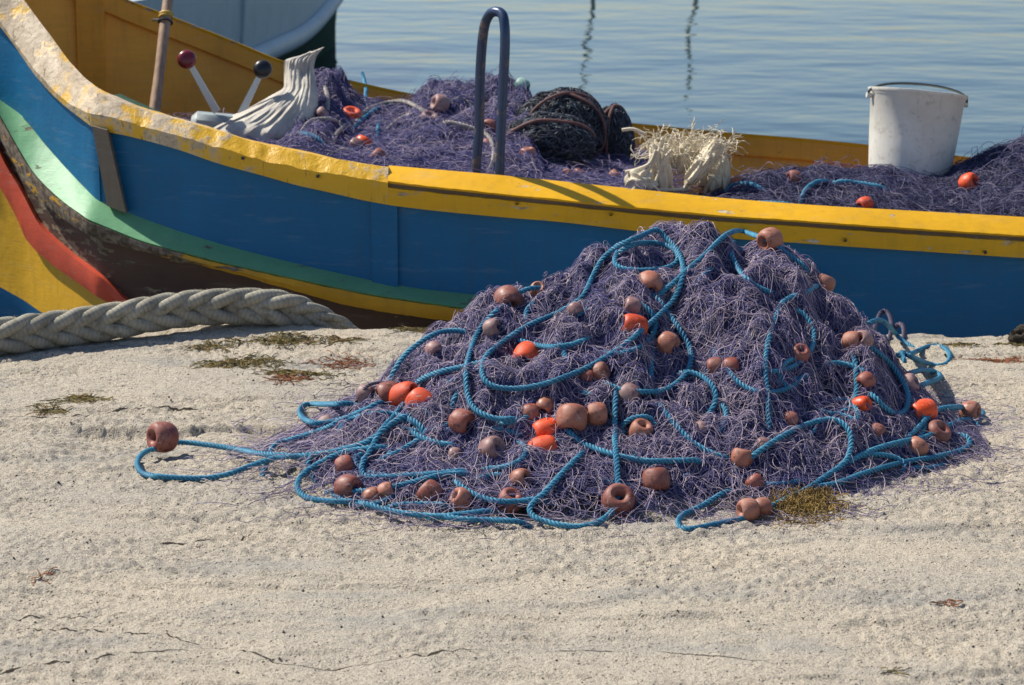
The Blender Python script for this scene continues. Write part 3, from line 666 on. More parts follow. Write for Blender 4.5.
def strand_field(H, n, npts, step, lift, curl, rng, xr, yr, minh=.008, maxdrop=None, down=.0, floor=0.0, wfun=None):
    X = []; Y = []; tot = 0
    while tot < n:
        x = rng.uniform(*xr, n * 2); y = rng.uniform(*yr, n * 2); h, zf = H.base(x, y); e = .01
        gxx = (H.base(x + e, y)[0] - h) / e; gyy = (H.base(x, y + e)[0] - h) / e; sl = np.sqrt(1 + gxx**2 + gyy**2)
        k = (h - np.maximum(zf, H.zb) > minh) & (rng.random(n * 2) < sl / 3.0)
        if wfun is not None: k &= rng.random(n * 2) < wfun(x, y)
        if minh < -1: k &= (y > pchip(H.f[:, 0], H.f[:, 1], x) + .05) & (rng.random(n * 2) < .15 + .85 * sstep(-.25, .25, fbm(x * 7, y * 7, 19, 2)))
        X.append(x[k]); Y.append(y[k]); tot += k.sum()
    x = np.concatenate(X)[:n]; y = np.concatenate(Y)[:n]
    th = rng.uniform(0, 2 * math.pi, n); om = rng.normal(0, curl, n); P = np.zeros((n, npts, 3)); ph = rng.uniform(0, 6.28, n); fr = rng.uniform(.15, .5, n); L = rng.uniform(.15, 1, n) ** 1.6 * lift
    for i in range(npts):
        h = H(x, y); e = .008; gx_ = (H.base(x + e, y)[0] - h) / e; gy_ = (H.base(x, y + e)[0] - h) / e
        gx_ = (H.base(x + e, y)[0] - H.base(x - e, y)[0]) / (2 * e); gy_ = (H.base(x, y + e)[0] - H.base(x, y - e)[0]) / (2 * e)
        z = np.maximum(h, floor) + L * (.25 + .75 * np.abs(np.sin(ph + fr * i))) + .001
        P[:, i] = np.stack([x, y, z], 1)
        gm_ = np.hypot(gx_, gy_) + 1e-6; ux, uy = gx_ / gm_, gy_ / gm_; dg = np.cos(th) * ux + np.sin(th) * uy; q_ = dg * (1 - 1 / np.sqrt(1 + gm_ ** 2))
        x = x + step * (np.cos(th) - ux * q_); y = y + step * (np.sin(th) - uy * q_)
        if minh < -1: y = np.maximum(y, pchip(H.f[:, 0], H.f[:, 1], x) + .05)
        om = om * .86 + rng.normal(0, curl * .55, n); th = th + om
        if down:
            gm = np.hypot(gx_, gy_); dt = np.arctan2(-gy_, -gx_) - th; dt = (dt + math.pi) % (2 * math.pi) - math.pi; th = th + down * dt * np.clip(gm, 0, 1)
    Q = P.copy(); Q[:, 1:-1, 2] = .25 * P[:, :-2, 2] + .5 * P[:, 1:-1, 2] + .25 * P[:, 2:, 2]
    return Q

def heap_core(mb, H, xr, yr, step=.009, thr=.02, sink=.006, tint=.08, floor=-9, xhole=None):
    x = np.arange(xr[0], xr[1], step); y = np.arange(yr[0], yr[1], step); X, Y = np.meshgrid(x, y)
    Z = H(X, Y); b, zf = H.base(X, Y); Z = Z - sink + .007 * pn(X * 60, Y * 60, 91) + .004 * pn(X * 110, Y * 110, 92)
    ok = (b - np.maximum(zf, H.zb) > thr) if floor < -5 else (Y > pchip(H.f[:, 0], H.f[:, 1], X) + .005)
    nr, nc = X.shape; V = np.stack([X, Y, Z], -1).reshape(-1, 3); i = np.arange(nr - 1)[:, None] * nc; j = np.arange(nc - 1)[None]
    f = np.stack([i + j, i + j + 1, i + nc + j + 1, i + nc + j], -1); g = ok[:-1, :-1] & ok[1:, :-1] & ok[:-1, 1:] & ok[1:, 1:]
    f = f[g].reshape(-1, 4); u, inv = np.unique(f, return_inverse=True); V = V[u]; f = inv.reshape(-1, 4)
    a = np.clip(tint + .16 * fbm(V[:, 0] * 22, V[:, 1] * 22 + V[:, 2] * 18, 93, 3), 0, .5); mb.add(V, f, a)

def rope_mesh(P, r, name, mat, parent, pitch=None, k=6, strands=3):
    """laid rope: three strands twisted round the path"""
    pitch = pitch or r * 4.8; P = even(P, pitch / 9); s = np.r_[0, np.cumsum(np.linalg.norm(np.diff(P, axis=0), axis=1))]
    T, N, B = frames(P); mb = MB()
    for q in range(strands):
        a = 2 * math.pi * (s / pitch + q / strands); Q = P + (N * np.cos(a)[:, None] + B * np.sin(a)[:, None]) * r * .60
        tube(mb, Q, r * .46, k, caps=True)
    return mb.build(name, M[mat], parent)

def rope_on(H, pts, r, parent, mat='rope_blue', name='rope', lift=.55, dive=True, bury=0.0, floor=0.0, arch=None, Y0=4.0, Y1=11.0, it=10):
    pts = np.array(pts, float); cl_ = np.hypot(*(pts[0] - pts[-1])) < 22
    if dive and not cl_ and len(pts) > 2:
        d0 = pts[0] - pts[1]; d1 = pts[-1] - pts[-2]; pts = np.vstack([pts[0] + d0 / np.hypot(*d0) * 14, pts, pts[-1] + d1 / np.hypot(*d1) * 14])
    p = even(catmull(pts, 3.0), 3.0); W = H.hit(p[:, 0], p[:, 1], floor=floor, Y0=Y0, Y1=Y1)
    # smooth the distance so the rope bridges hollows, then keep it on its sight line
    Yd = smooth(W[:, 1:2], it)[:, 0]; Yd = np.minimum(Yd, W[:, 1] + .004); Yd = smooth(Yd[:, None], 4)[:, 0]
    W = at(p[:, 0], p[:, 1], Yd); fr_ = np.clip((W[:, 2] - floor) / .05, 0, 1) if floor > -5 else 1.0; W = at(p[:, 0], p[:, 1], Yd - (.010 + .016 * fr_) * (1 - bury)); W[:, 2] += r * .3
    for _ in range(8):
        if bury > .5: break
        low = W[:, 2] < np.maximum(H(W[:, 0], W[:, 1]), floor) + r * .9
        if not low.any(): break
        Yd = Yd - .012 * smooth(low.astype(float)[:, None], 3)[:, 0]; W = at(p[:, 0], p[:, 1], Yd - (.010 + .016 * fr_) * (1 - bury)); W[:, 2] += r * .3
    if arch is not None: W[:, 2] += arch * np.sin(np.linspace(0, math.pi, len(W)))
    W[:, 2] = np.maximum(W[:, 2], floor + r * .8) if floor > -.05 else W[:, 2]
    if dive:
        s = np.arange(len(W)); n = 9
        for e in (0, 1):
            d = s if e == 0 else s[::-1]; cc_ = np.clip(1 - d / n, 0, 1) ** 1.3; W[:, 2] -= .045 * cc_; W[:, 1] += .06 * cc_
    return rope_mesh(smooth(W, 2), r, name, mat, parent)

aa = np.linspace(0, 2 * math.pi, 17)[:-1]
def float_mesh(name, flat, hole, mat):
    prof = np.stack([(hole + 1) / 2 + (1 - hole) / 2 * np.cos(aa) * (1 + .06 * np.sin(aa)), flat * np.sign(np.sin(aa)) * np.abs(np.sin(aa)) ** .9], 1)
    V, Fq = lathe(prof, 28, True); V = V * (1 + .02 * pn(V[:, 0] * 2 + V[:, 2], V[:, 1] * 2, 8))[:, None]
    o = add_mesh(name, V, Fq, mat); me = o.data; bpy.data.objects.remove(o); return me
FM = {}
def add_float(parent, P, rad, mat, axis, stretch=1.0):
    key = (mat, 'l' if stretch > 1.15 else 'm')
    if key not in FM: FM[key] = float_mesh('float', .80 if key[1] == 'm' else 1.05, .2, M[mat])
    o = bpy.data.objects.new('float', FM[key]); COL.objects.link(o); o.parent = parent
    o.location = Vector(P) - parent.matrix_world.translation
    o.rotation_mode = 'QUATERNION'; o.rotation_quaternion = Vector(axis).to_track_quat('Z', 'Y'); o.scale = (rad, rad, rad)
    lab = {'f_orange': 'bright orange float', 'f_green': 'pale green float', 'f_tan': 'light tan float'}.get(mat)
    if lab: o['label'] = lab
    return o

# ---- the big heap on the quay
sil = [(150, 474), (200, 470), (250, 458), (300, 440), (350, 409), (400, 370), (440, 339), (480, 314), (510, 300), (540, 286), (580, 268), (610, 254), (640, 240), (670, 230), (700, 225), (740, 230), (780, 248), (815, 275), (850, 307), (880, 342), (905, 374), (925, 400), (950, 422), (985, 438)]
sil = [(a_, b_ + (9 if b_ < 400 else 4) + 12 * math.exp(-((a_ - 700) / 60) ** 2)) for a_, b_ in sil]
QH = Heap(sil, [(-.95, 5.66), (-.6, 5.8), (-.3, 5.98), (.1, 6.15), (.4, 6.28), (.8, 6.22), (1.0, 6.08), (1.2, 5.98)],
          [(-.95, 5.60), (-.75, 5.58), (-.55, 5.50), (-.4, 5.42), (-.15, 5.33), (.1, 5.29), (.3, 5.32), (.45, 5.40), (.55, 5.40), (.75, 5.50), (.95, 5.66), (1.2, 5.84)],
          [(-.95, 5.74), (-.6, 6.1), (-.3, 6.6), (.1, 6.95), (.5, 7.05), (.9, 6.9), (1.1, 6.4), (1.2, 6.2)], 0.0, 0.0, .066, 101, 1.25)
NET = empty('fishing_net', (.2, 6.1, 0)); tag(NET, 'large heap of violet fishing net with blue ropes and floats on the quay', 'fishing net')
rg = np.random.default_rng(21)
mb = MB(); XR, YR = (-1.0, 1.25), (5.25, 7.1)
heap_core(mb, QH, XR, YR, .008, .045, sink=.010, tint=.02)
dens = lambda x, y: np.where(x < -.62, .35, 1.0) * (.10 + .90 * sstep(-.2, .35, fbm(x * 6, y * 6, 17, 2))) * (.22 + .78 * sstep(.02, .10, QH.base(x, y)[0])) * (.45 + .55 * sstep(-.5, -.2, x))
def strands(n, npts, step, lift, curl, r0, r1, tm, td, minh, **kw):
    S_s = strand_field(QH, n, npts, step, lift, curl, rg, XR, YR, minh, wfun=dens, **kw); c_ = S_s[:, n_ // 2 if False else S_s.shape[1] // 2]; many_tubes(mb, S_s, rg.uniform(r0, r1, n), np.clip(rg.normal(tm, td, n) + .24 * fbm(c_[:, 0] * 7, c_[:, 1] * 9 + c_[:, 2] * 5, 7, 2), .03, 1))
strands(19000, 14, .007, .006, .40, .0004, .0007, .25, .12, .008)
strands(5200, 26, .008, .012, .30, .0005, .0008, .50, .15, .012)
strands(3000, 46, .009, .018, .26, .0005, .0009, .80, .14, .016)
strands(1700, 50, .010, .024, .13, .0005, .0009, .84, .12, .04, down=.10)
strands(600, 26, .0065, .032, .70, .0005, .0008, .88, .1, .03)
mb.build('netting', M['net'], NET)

ropes = [
 [(300, 456), (265, 455), (225, 448), (180, 443), (160, 449), (146, 452), (137, 462), (141, 473), (157, 477), (200, 479), (228, 475), (250, 467), (275, 459), (305, 456), (340, 451), (370, 441), (392, 424), (412, 412)],
 [(266, 459), (275, 446), (292, 440), (312, 434), (330, 427), (350, 417), (382, 403)],
 [(360, 403), (330, 405), (306, 405), (299, 412), (304, 420), (318, 424), (342, 420), (365, 411), (388, 398)],
 [(408, 396), (397, 414), (382, 430), (371, 450), (362, 465), (363, 476), (377, 478), (410, 476), (440, 474), (472, 470)],
 [(474, 473), (440, 476), (405, 485), (378, 491), (350, 492), (338, 488)],
 [(392, 446), (348, 452), (325, 461), (303, 475), (297, 488), (306, 498), (331, 502), (356, 502), (365, 500)],
 [(352, 500), (380, 509), (403, 514), (439, 517), (470, 514), (500, 510)],
 [(430, 515), (462, 520), (497, 521), (530, 523)],
 [(450, 474), (457, 483), (468, 492), (491, 501), (521, 502), (545, 497)],
 [(588, 446), (578, 458), (564, 472), (545, 493), (530, 507), (534, 518), (562, 526), (585, 527), (604, 520), (617, 505), (618, 488), (617, 467), (615, 438), (615, 408), (617, 384)],
 [(566, 424), (570, 432), (579, 442), (600, 451), (629, 459), (655, 462), (690, 461), (706, 460)],
 [(505, 341), (529, 326), (559, 313), (582, 298), (592, 279), (601, 262), (617, 247), (641, 237), (657, 230), (665, 238), (677, 250), (683, 265), (682, 280), (675, 298), (661, 314), (641, 332), (617, 351), (588, 368), (559, 380), (529, 388), (502, 389), (486, 383), (482, 371), (486, 357), (500, 345), (515, 334)],
 [(618, 252), (614, 263), (624, 270), (650, 271), (672, 267), (679, 258), (673, 249), (658, 244), (641, 244), (626, 248), (617, 256)],
 [(650, 288), (653, 294), (664, 308), (679, 329), (690, 349), (690, 367), (679, 382), (661, 392), (632, 392), (614, 388), (598, 377)],
 [(652, 318), (653, 345), (651, 370), (651, 392)],
 [(655, 296), (672, 285), (688, 270), (705, 256), (723, 238), (738, 231), (755, 236), (770, 242), (784, 252), (800, 264), (812, 272)],
 [(733, 244), (731, 252), (737, 267), (749, 282), (767, 292), (780, 289)],
 [(822, 278), (818, 285), (806, 293), (785, 301), (777, 315), (769, 338), (765, 368), (768, 400), (769, 438)],
 [(853, 348), (856, 371), (856, 397), (847, 411), (829, 415), (813, 405)],
 [(860, 340), (872, 349), (891, 365), (906, 388), (908, 406), (898, 416), (882, 406), (868, 388)],
 [(900, 444), (917, 430), (937, 411), (962, 408), (980, 410), (984, 418), (970, 424)],
 [(728, 470), (740, 464), (755, 455), (776, 441), (805, 426), (831, 420), (846, 427), (851, 441), (846, 462), (823, 479), (805, 491), (776, 505), (748, 518), (711, 526), (690, 530), (678, 527), (681, 517), (700, 508), (723, 494), (745, 480)],
 [(842, 466), (870, 452), (900, 443), (925, 438), (945, 428), (968, 420), (984, 428)],
 [(805, 488), (834, 485), (864, 474), (900, 464), (940, 457), (968, 448), (968, 438), (952, 432)],
 [(655, 398), (661, 407), (673, 423), (694, 444), (717, 456), (736, 459)],
 [(470, 330), (455, 331), (434, 335), (411, 350), (399, 364), (388, 382)],
 [(412, 383), (439, 373), (465, 367), (492, 360)],
 [(505, 303), (493, 315), (480, 330), (471, 350), (466, 374), (468, 397), (476, 411), (498, 420), (521, 417)],
 [(464, 385), (453, 402), (454, 415)],
 [(505, 302), (522, 292), (545, 285)], [(540, 296), (526, 313), (529, 326)],
 [(407, 423), (415, 435), (439, 444), (462, 445)], [(372, 463), (398, 453), (418, 441), (430, 436)],
 [(478, 428), (503, 431), (534, 439)], [(436, 442), (448, 430), (458, 424)],
 [(905, 362), (900, 352), (914, 359), (935, 366), (948, 364), (950, 354), (942, 347), (928, 347), (912, 354), (898, 356)],
 [(897, 369), (929, 371), (942, 378), (917, 386), (900, 388)], [(866, 321), (884, 322), (905, 345), (922, 350)],
 [(600, 446), (616, 436), (632, 428)], [(636, 432), (655, 425), (668, 420)],
 [(742, 484), (760, 486), (790, 484), (815, 478)],
 [(380, 507), (420, 505), (455, 506)], [(590, 476), (612, 484), (640, 488)], [(556, 330), (566, 360), (572, 372)],
 [(720, 262), (700, 280), (690, 300)], [(662, 300), (655, 320)], [(700, 480), (690, 476), (672, 482)],
 [(570, 392), (590, 395), (600, 402)], [(598, 300), (585, 312), (562, 320)],
]
RR = .0070
NB = {14: .8, 16: .5, 17: .75, 18: .6, 24: .6, 28: .8, 30: .7, 31: .6, 32: .7, 33: .9, 34: .9}
for k, p in enumerate(ropes): rope_on(QH, p, RR, NET, name='rope', bury=NB.get(k, .9 if k >= 37 else .15), dive=k not in (11, 12, 35))
rgr = np.random.default_rng(404)
for k in range(44):
    cx_ = rgr.uniform(330, 900) if k < 26 else (rgr.uniform(320, 520) if k % 3 else rgr.uniform(800, 930)); top_ = np.interp(cx_, [q[0] for q in sil], [q[1] for q in sil]); cy_ = rgr.uniform(top_ + 35, 500 - abs(cx_ - 600) * .09)
    a0 = rgr.uniform(0, 6.28); sp = rgr.uniform(1.2, 3.6) * rgr.choice([-1, 1]); rx_ = rgr.uniform(18, 46); ry_ = rx_ * rgr.uniform(.35, .9)
    aq = a0 + np.linspace(0, sp, 7); rope_on(QH, list(zip(cx_ + rx_ * np.cos(aq), cy_ + ry_ * np.sin(aq))), RR * .95, NET, name='rope', bury=rgr.choice([.25, .6, .8, 1.0]))
rope_on(QH, [(868, 348), (876, 325), (882, 311), (889, 314), (892, 330), (886, 350)], .0075, NET, 'rope_dark', Y0=6.3)
rope_on(QH, [(893, 338), (897, 322), (903, 324), (905, 338), (898, 350)], .0075, NET, 'rope_dark', Y0=6.3)
rope_on(QH, [(398, 383), (380, 383), (366, 386), (358, 392)], .0045, NET, 'rope_dark')

# floats: px, py, half width, half height (pixels), colour, sink, axis
CA = (-.25, -.9, .25)
FL = [(163, 448, 16, 'f_brown', 0, (-.75, -.6, .15)), (326, 424, 9, 'f_dusty', .2, 0), (388, 395, 14, 'f_brown', 0, (.9, .3, .1)), (404, 396, 14, 'f_orange', 0, 0), (422, 404, 14, 'f_orange', -.1, (-.6, .4, .5)), (366, 394, 10, 'f_dusty', .1, 0),
 (345, 466, 11, 'f_brown', 0, (.9, .1, .3)), (348, 488, 14, 'f_brown', 0, (.8, -.55, 0)), (372, 497, 10, 'f_tan', .1, (.9, 0, .3)), (386, 492, 10, 'f_tan', .1, (.9, 0, .3)),
 (526, 356, 13, 'f_orange', -.1, (.2, .9, .3)), (462, 422, 13.5, 'f_brown', 0, (.7, -.5, -.2)), (492, 450, 14, 'f_dusty', .45, 0), (521, 479, 11, 'f_tan', .2, 0), (461, 499, 11.5, 'f_tan', 0, 0), (430, 493, 13, 'f_brown', .4, 0), (510, 501, 13, 'f_brown', .4, 0),
 (543, 449, 13.5, 'f_orange', -.1, (.95, .1, .2)), (546, 430, 12, 'f_orange', .4, 0), (545, 407, 10.5, 'f_tan', 0, (.3, .8, .5)), (531, 413, 10, 'f_brown', .1, 0), (572, 418, 16, 'f_tan', -.1, (-.1, -.5, -.9)), (597, 414, 12, 'f_tan', 0, (1, .1, 0)), (600, 372, 10, 'f_tan', .1, (.8, -.3, .4)), (588, 377, 8.5, 'f_brown', .2, 0),
 (629, 395, 12, 'f_dusty', .4, 0), (641, 431, 12, 'f_tan', -.1, (.3, -.4, .9)), (656, 480, 14.5, 'f_brown', .1, (.1, -.4, -.9)), (618, 501, 17, 'f_brown', 0, (.15, -.6, .65)),
 (508, 300, 14.5, 'f_brown', 0, (.3, -.75, -.4)), (538, 290, 8.5, 'f_tan', .1, 0), (649, 285, 14, 'f_tan', 0, (.1, -.8, -.5)), (632, 307, 10, 'f_dusty', .35, 0), (634, 326, 12, 'f_orange', .1, (.9, .2, -.3)), (668, 343, 11.5, 'f_tan', .15, 0),
 (770, 240, 12.5, 'f_tan', -.1, (-.75, -.6, -.2)), (715, 367, 10, 'f_brown', .3, (1, 0, .1)), (731, 367, 10, 'f_brown', .3, (1, 0, .1)), (800, 354, 10, 'f_brown', .2, 0), (824, 284, 11, 'f_tan', .1, (.4, .2, .9)), (852, 342, 11, 'f_tan', 0, (.9, -.4, .1)), (863, 340, 10, 'f_dusty', .1, 0),
 (866, 381, 9.5, 'f_brown', .2, 0), (861, 405, 9, 'f_orange', .2, 0), (909, 384, 10.5, 'f_dusty', .1, (.8, -.3, .5)), (923, 411, 12, 'f_orange', .1, (.8, .3, .1)), (970, 420, 11.5, 'f_tan', 0, (.85, -.5, .1)), (937, 434, 13.5, 'f_brown', 0, (.5, -.4, .8)), (917, 448, 11.5, 'f_tan', .1, (.6, .3, .7)),
 (742, 458, 11.5, 'f_tan', 0, (.2, .2, .95)), (755, 483, 9.5, 'f_brown', .2, 0), (748, 518, 12, 'f_tan', -.05, (-.9, -.35, 0)), (762, 514, 10.5, 'f_tan', 0, (.9, .35, 0)), (763, 446, 9, 'f_dusty', .35, 0), (877, 432, 9, 'f_brown', .35, 0), (492, 328, 9.5, 'f_dusty', .2, 0), (434, 350, 9, 'f_dusty', .3, 0), (575, 310, 8, 'f_dusty', .5, 0), (455, 455, 8, 'f_dusty', .5, 0), (700, 430, 9, 'f_dusty', .6, 0), (790, 420, 9, 'f_brown', .5, 0)]
fpx = np.array([(f[0], f[1]) for f in FL], float); FP = QH.hit(fpx[:, 0], fpx[:, 1])
for (px_, py_, r_, mt, sk, ax), P in zip(FL, FP):
    dist = P[1] / math.cos(PITCH); rad = r_ / F * dist
    back = (sk - .35) * rad; P = at(px_, py_, P[1] + back); P[2] = max(P[2], rad * .8)
    if ax == 0: ax = (rg.uniform(-1, 1), rg.uniform(-.5, .5), rg.uniform(-.5, 1))
    add_float(NET, P, rad, mt, ax, 1.2 if mt == 'f_orange' else 1.0)

# ------------------------------------------------------------------ nets inside the boat
def boat_net(name, label, H, XRb, YRb, n1, n2, n3, mat, seed, dark=0.0):
    E = empty(name, (float(np.mean(XRb)), float(np.mean(YRb)), .0)); tag(E, label, 'fishing net'); rg = np.random.default_rng(seed); mb = MB()
    heap_core(mb, H, XRb, YRb, .014, .0, floor=0)
    s = strand_field(H, n1, 13, .012, .02, .35, rg, XRb, YRb, -5, floor=-9); many_tubes(mb, s, .0009, np.clip(rg.normal(.42 - dark, .15, n1), .05, .8))
    s = strand_field(H, n2, 26, .014, .03, .22, rg, XRb, YRb, -5, floor=-9); many_tubes(mb, s, .0009, np.clip(rg.normal(.68 - dark, .15, n2), .1, 1))
    s = strand_field(H, n3, 20, .014, .06, .35, rg, XRb, YRb, -5, floor=-9); many_tubes(mb, s, .0009, np.clip(rg.normal(.8 - dark, .1, n3), .3, 1))
    mb.build('netting', M[mat], E); return E
s1 = [(225, 160), (255, 146), (282, 138), (298, 124), (308, 100), (316, 78), (328, 75), (342, 84), (356, 103), (375, 108), (405, 108), (424, 95), (450, 90), (485, 92), (506, 90), (526, 93), (538, 125), (545, 158), (585, 170), (620, 176), (655, 190)]
H1 = Heap(s1, [(-1.3, 9.3), (-.5, 9.55), (.2, 9.6), (.6, 9.4)], [(-1.3, 8.24), (-.4, 8.12), (.6, 8.06)], [(-1.3, 9.95), (-.5, 10.1), (.6, 10.15)], ([-1.3, -.4, .1, .6], [.44, .375, .335, .27]), .0, .085, 201, 1.0)
BN1 = boat_net('fishing_net', 'net heaped inside the painted boat around the blue pipe hoop', H1, (-1.05, .52), (8.12, 10.05), 9000, 4200, 800, 'net', 31, .03)
for p in ([(254, 140), (285, 137), (300, 135), (310, 122), (330, 120), (345, 124)], [(352, 118), (338, 133), (328, 147)], [(352, 128), (365, 112), (385, 104), (405, 102), (425, 112), (440, 120)], [(382, 133), (405, 117), (425, 112)], [(436, 121), (455, 124), (475, 130), (490, 138), (494, 160), (487, 172)], [(329, 153), (345, 150), (360, 154)], [(446, 101), (462, 99), (474, 108)], [(325, 85), (328, 100), (326, 113)]):
    rope_on(H1, p, .0085, BN1, 'rope_grey', bury=-1.3, Y0=8.1, floor=-9)
for p in ([(280, 144), (290, 135), (302, 134), (316, 138), (328, 147)], [(350, 130), (365, 118), (378, 109), (396, 105)], [(377, 146), (378, 130), (380, 114)], [(364, 78), (366, 88), (365, 100)], [(426, 88), (428, 98)]):
    rope_on(H1, p, .008, BN1, 'rope_blue', bury=-1.3, Y0=8.1, floor=-9)
for px_, py_, r_, mt in ((351, 117, 10.5, 'f_orange'), (429, 121, 10, 'f_dusty'), (440, 104, 9.5, 'f_dusty'), (363, 144, 9, 'f_orange'), (356, 146, 8, 'f_dusty'), (378, 158, 9.5, 'f_brown'), (489, 127, 8, 'f_brown'), (487, 146, 7.5, 'f_brown'), (528, 154, 8, 'f_tan'), (522, 86, 8, 'f_green'), (567, 176, 7, 'f_brown'), (579, 175, 7, 'f_brown'), (615, 178, 8, 'f_tan'), (322, 113, 6, 'f_dusty')):
    P = H1.hit([px_], [py_], Y0=8.1, floor=-9)[0]; rad = r_ / F * P[1] / math.cos(PITCH); P = at(px_, py_, P[1] - 1.0 * rad); add_float(BN1, P, rad, mt, (rg.uniform(-1, 1), rg.uniform(-.6, .3), rg.uniform(-.5, 1)))

s2 = [(690, 205), (722, 192), (745, 182), (780, 177), (815, 174), (850, 176), (880, 173), (915, 178), (940, 182), (962, 172), (985, 160), (1005, 150), (1024, 148), (1070, 146), (1120, 160)]
H2_ = Heap(s2, [(.5, 8.45), (1.2, 8.6), (1.5, 8.75), (2.1, 8.9)], [(.5, 8.06), (1.5, 8.10), (2.2, 8.2)], [(.5, 9.1), (1.3, 9.3), (2.2, 9.7)], ([.5, 1.0, 1.6, 2.2], [.255, .235, .215, .22]), -.1, .05, 211, 1.0)
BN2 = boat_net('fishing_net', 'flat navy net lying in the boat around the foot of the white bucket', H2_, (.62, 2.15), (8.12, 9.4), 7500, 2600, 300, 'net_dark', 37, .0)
for p in ([(722, 196), (732, 186), (748, 184), (765, 188)], [(800, 203), (806, 190), (818, 182), (832, 179)], [(832, 180), (860, 184), (890, 188)], [(984, 190), (994, 196), (992, 210)], [(745, 203), (775, 204), (800, 205)]):
    rope_on(H2_, p, .0085, BN2, 'rope_blue', bury=-1.3, Y0=8.1, floor=-9)
for px_, py_, r_, mt in ((738, 184, 8, 'f_tan'), (794, 178, 8, 'f_brown'), (865, 205, 8.5, 'f_orange'), (969, 183, 10, 'f_orange'), (706, 193, 7, 'f_tan')):
    P = H2_.hit([px_], [py_], Y0=8.1, floor=-9)[0]; rad = r_ / F * P[1] / math.cos(PITCH); P = at(px_, py_, P[1] - 1.2 * rad); add_float(BN2, P, rad, mt, (rg.uniform(-1, 1), -.2, rg.uniform(-.5, 1)))

# round dark traps among the nets
def trap(px_, py_, Y, rx, rz, label, seed, hoops):
    c = at(px_, py_, Y); E = empty('fish_trap', c - [0, 0, rz]); tag(E, label, 'fish trap', 'round traps in the boat'); rgt = np.random.default_rng(seed); mb = MB()
    nu, nv = 40, 20; u = np.linspace(0, 2 * math.pi, nu, endpoint=False); v = np.linspace(.02, math.pi - .02, nv)
    U, Vv = np.meshgrid(u, v); D = np.stack([np.cos(U) * np.sin(Vv), np.sin(U) * np.sin(Vv), np.cos(Vv)], -1).reshape(-1, 3)
    D = D * (1 + .10 * pn(D[:, 0] * 2 + D[:, 2] * 2, D[:, 1] * 2 + D[:, 2], seed) + .05 * pn(D[:, 0] * 6 + D[:, 2] * 5, D[:, 1] * 6, seed))[:, None]; sc = np.array([rx, rx * .8, rz])
    i = np.arange(nv - 1)[:, None] * nu; j = np.arange(nu)[None]; j2 = (j + 1) % nu
    mb.add(D * sc * .97 + c, np.stack([i + j, i + j2, i + nu + j2, i + nu + j], -1).reshape(-1, 4), .12)
    n = 1100; N_ = 16; d = rgt.normal(size=(n, 3)); d /= np.linalg.norm(d, axis=1)[:, None]; tv = np.cross(d, rgt.normal(size=(n, 3))); tv /= np.linalg.norm(tv, axis=1)[:, None]; P = np.zeros((n, N_, 3))
    for q in range(N_):
        P[:, q] = d * (1.0 + rgt.exponential(.07, n) * 0 + .13 * np.abs(np.sin(q * .4 + np.arange(n))) + .10 * pn(d[:, 0] * 2 + d[:, 2] * 2, d[:, 1] * 2 + d[:, 2], seed))[:, None] * sc + c; d = d + tv * .07; d /= np.linalg.norm(d, axis=1)[:, None]; tv = tv + rgt.normal(0, .25, (n, 3)); tv -= d * (tv * d).sum(1)[:, None]; tv /= np.linalg.norm(tv, axis=1)[:, None]
    many_tubes(mb, P, .0016, np.clip(rgt.normal(.6, .2, n), .1, 1)); mb.build('netting', M['trap'], E)
    for (tx, ty, k, rr) in hoops:
        a = np.linspace(0, 2 * math.pi, 49); hh = np.stack([np.cos(a), 0 * a, np.sin(a)], 1) * rr * 1.10
        Rm = np.array(Matrix.Rotation(tx, 3, 'X') @ Matrix.Rotation(ty, 3, 'Z')); mb = MB(); Q = (hh @ Rm.T) * np.array([rx, rx, rz]) + c + np.array([0, k * rx, 0]); Q = Q * 1.0; Q[:, 2] += .008 * pn(a * 1.2, 0 * a + seed, 3); tube(mb, Q * 1.0, .0062, 8, caps=False); mb.build('hoop', M['rust_hoop'], E)
trap(562, 130, 9.1, .155, .135, 'dark round netted trap at the back with a rusty hoop rim', 5, [(.3, .5, -.1, 1.0), (.1, -.3, -.2, .96)])
trap(549, 144, 8.82, .15, .10, 'lower dark green round netted trap in front beside the hoop', 6, [(.5, .1, .0, 1.0)])
trap(613, 140, 9.2, .07, .118, 'narrow dark brown netted trap standing at the right end', 7, [(.2, 1.2, 0, 1.0), (.2, .6, 0, 1.0)])

# bucket
BC = at(908, 184, 8.9); BU = empty('bucket', BC); tag(BU, 'white plastic bucket with wire handle tilted among the nets in the boat', 'bucket'); BU.rotation_euler = (R(-6.5), R(6.5), R(8)); bpy.context.view_layer.update()
hB = .335; rt, rb = .172, .145
pr = [(.0001, 0), (rb - .01, 0), (rb, .01), (rb + (rt - rb) * .5, hB * .5), (rt - .003, hB - .022), (rt + .006, hB - .012), (rt + .008, hB - .006), (rt + .008, hB), (rt - .002, hB + .001), (rt - .006, hB - .01), (rb - .006, .02), (.0001, .015)]
V, Fq = lathe(pr, 56); o = add_mesh('bucket_body', V, Fq, M['bucket'], None); o.parent = BU
mb = MB()
for s in (-1, 1): mb = MB(); tube(mb, np.array([[s * (rt + .0), 0, hB - .03], [s * (rt + .018), 0, hB - .03]]), .010, 12); o = mb.build('handle_lug', M['bucket']); o.parent = BU
a = np.linspace(0, math.pi, 30); hd = np.stack([-(rt + .014) * np.cos(a), -.05 * np.sin(a), hB - .03 + .055 * np.sin(a) ** .7], 1); mb = MB(); tube(mb, hd, .0045, 8); o = mb.build('handle', M['wire']); o.parent = BU

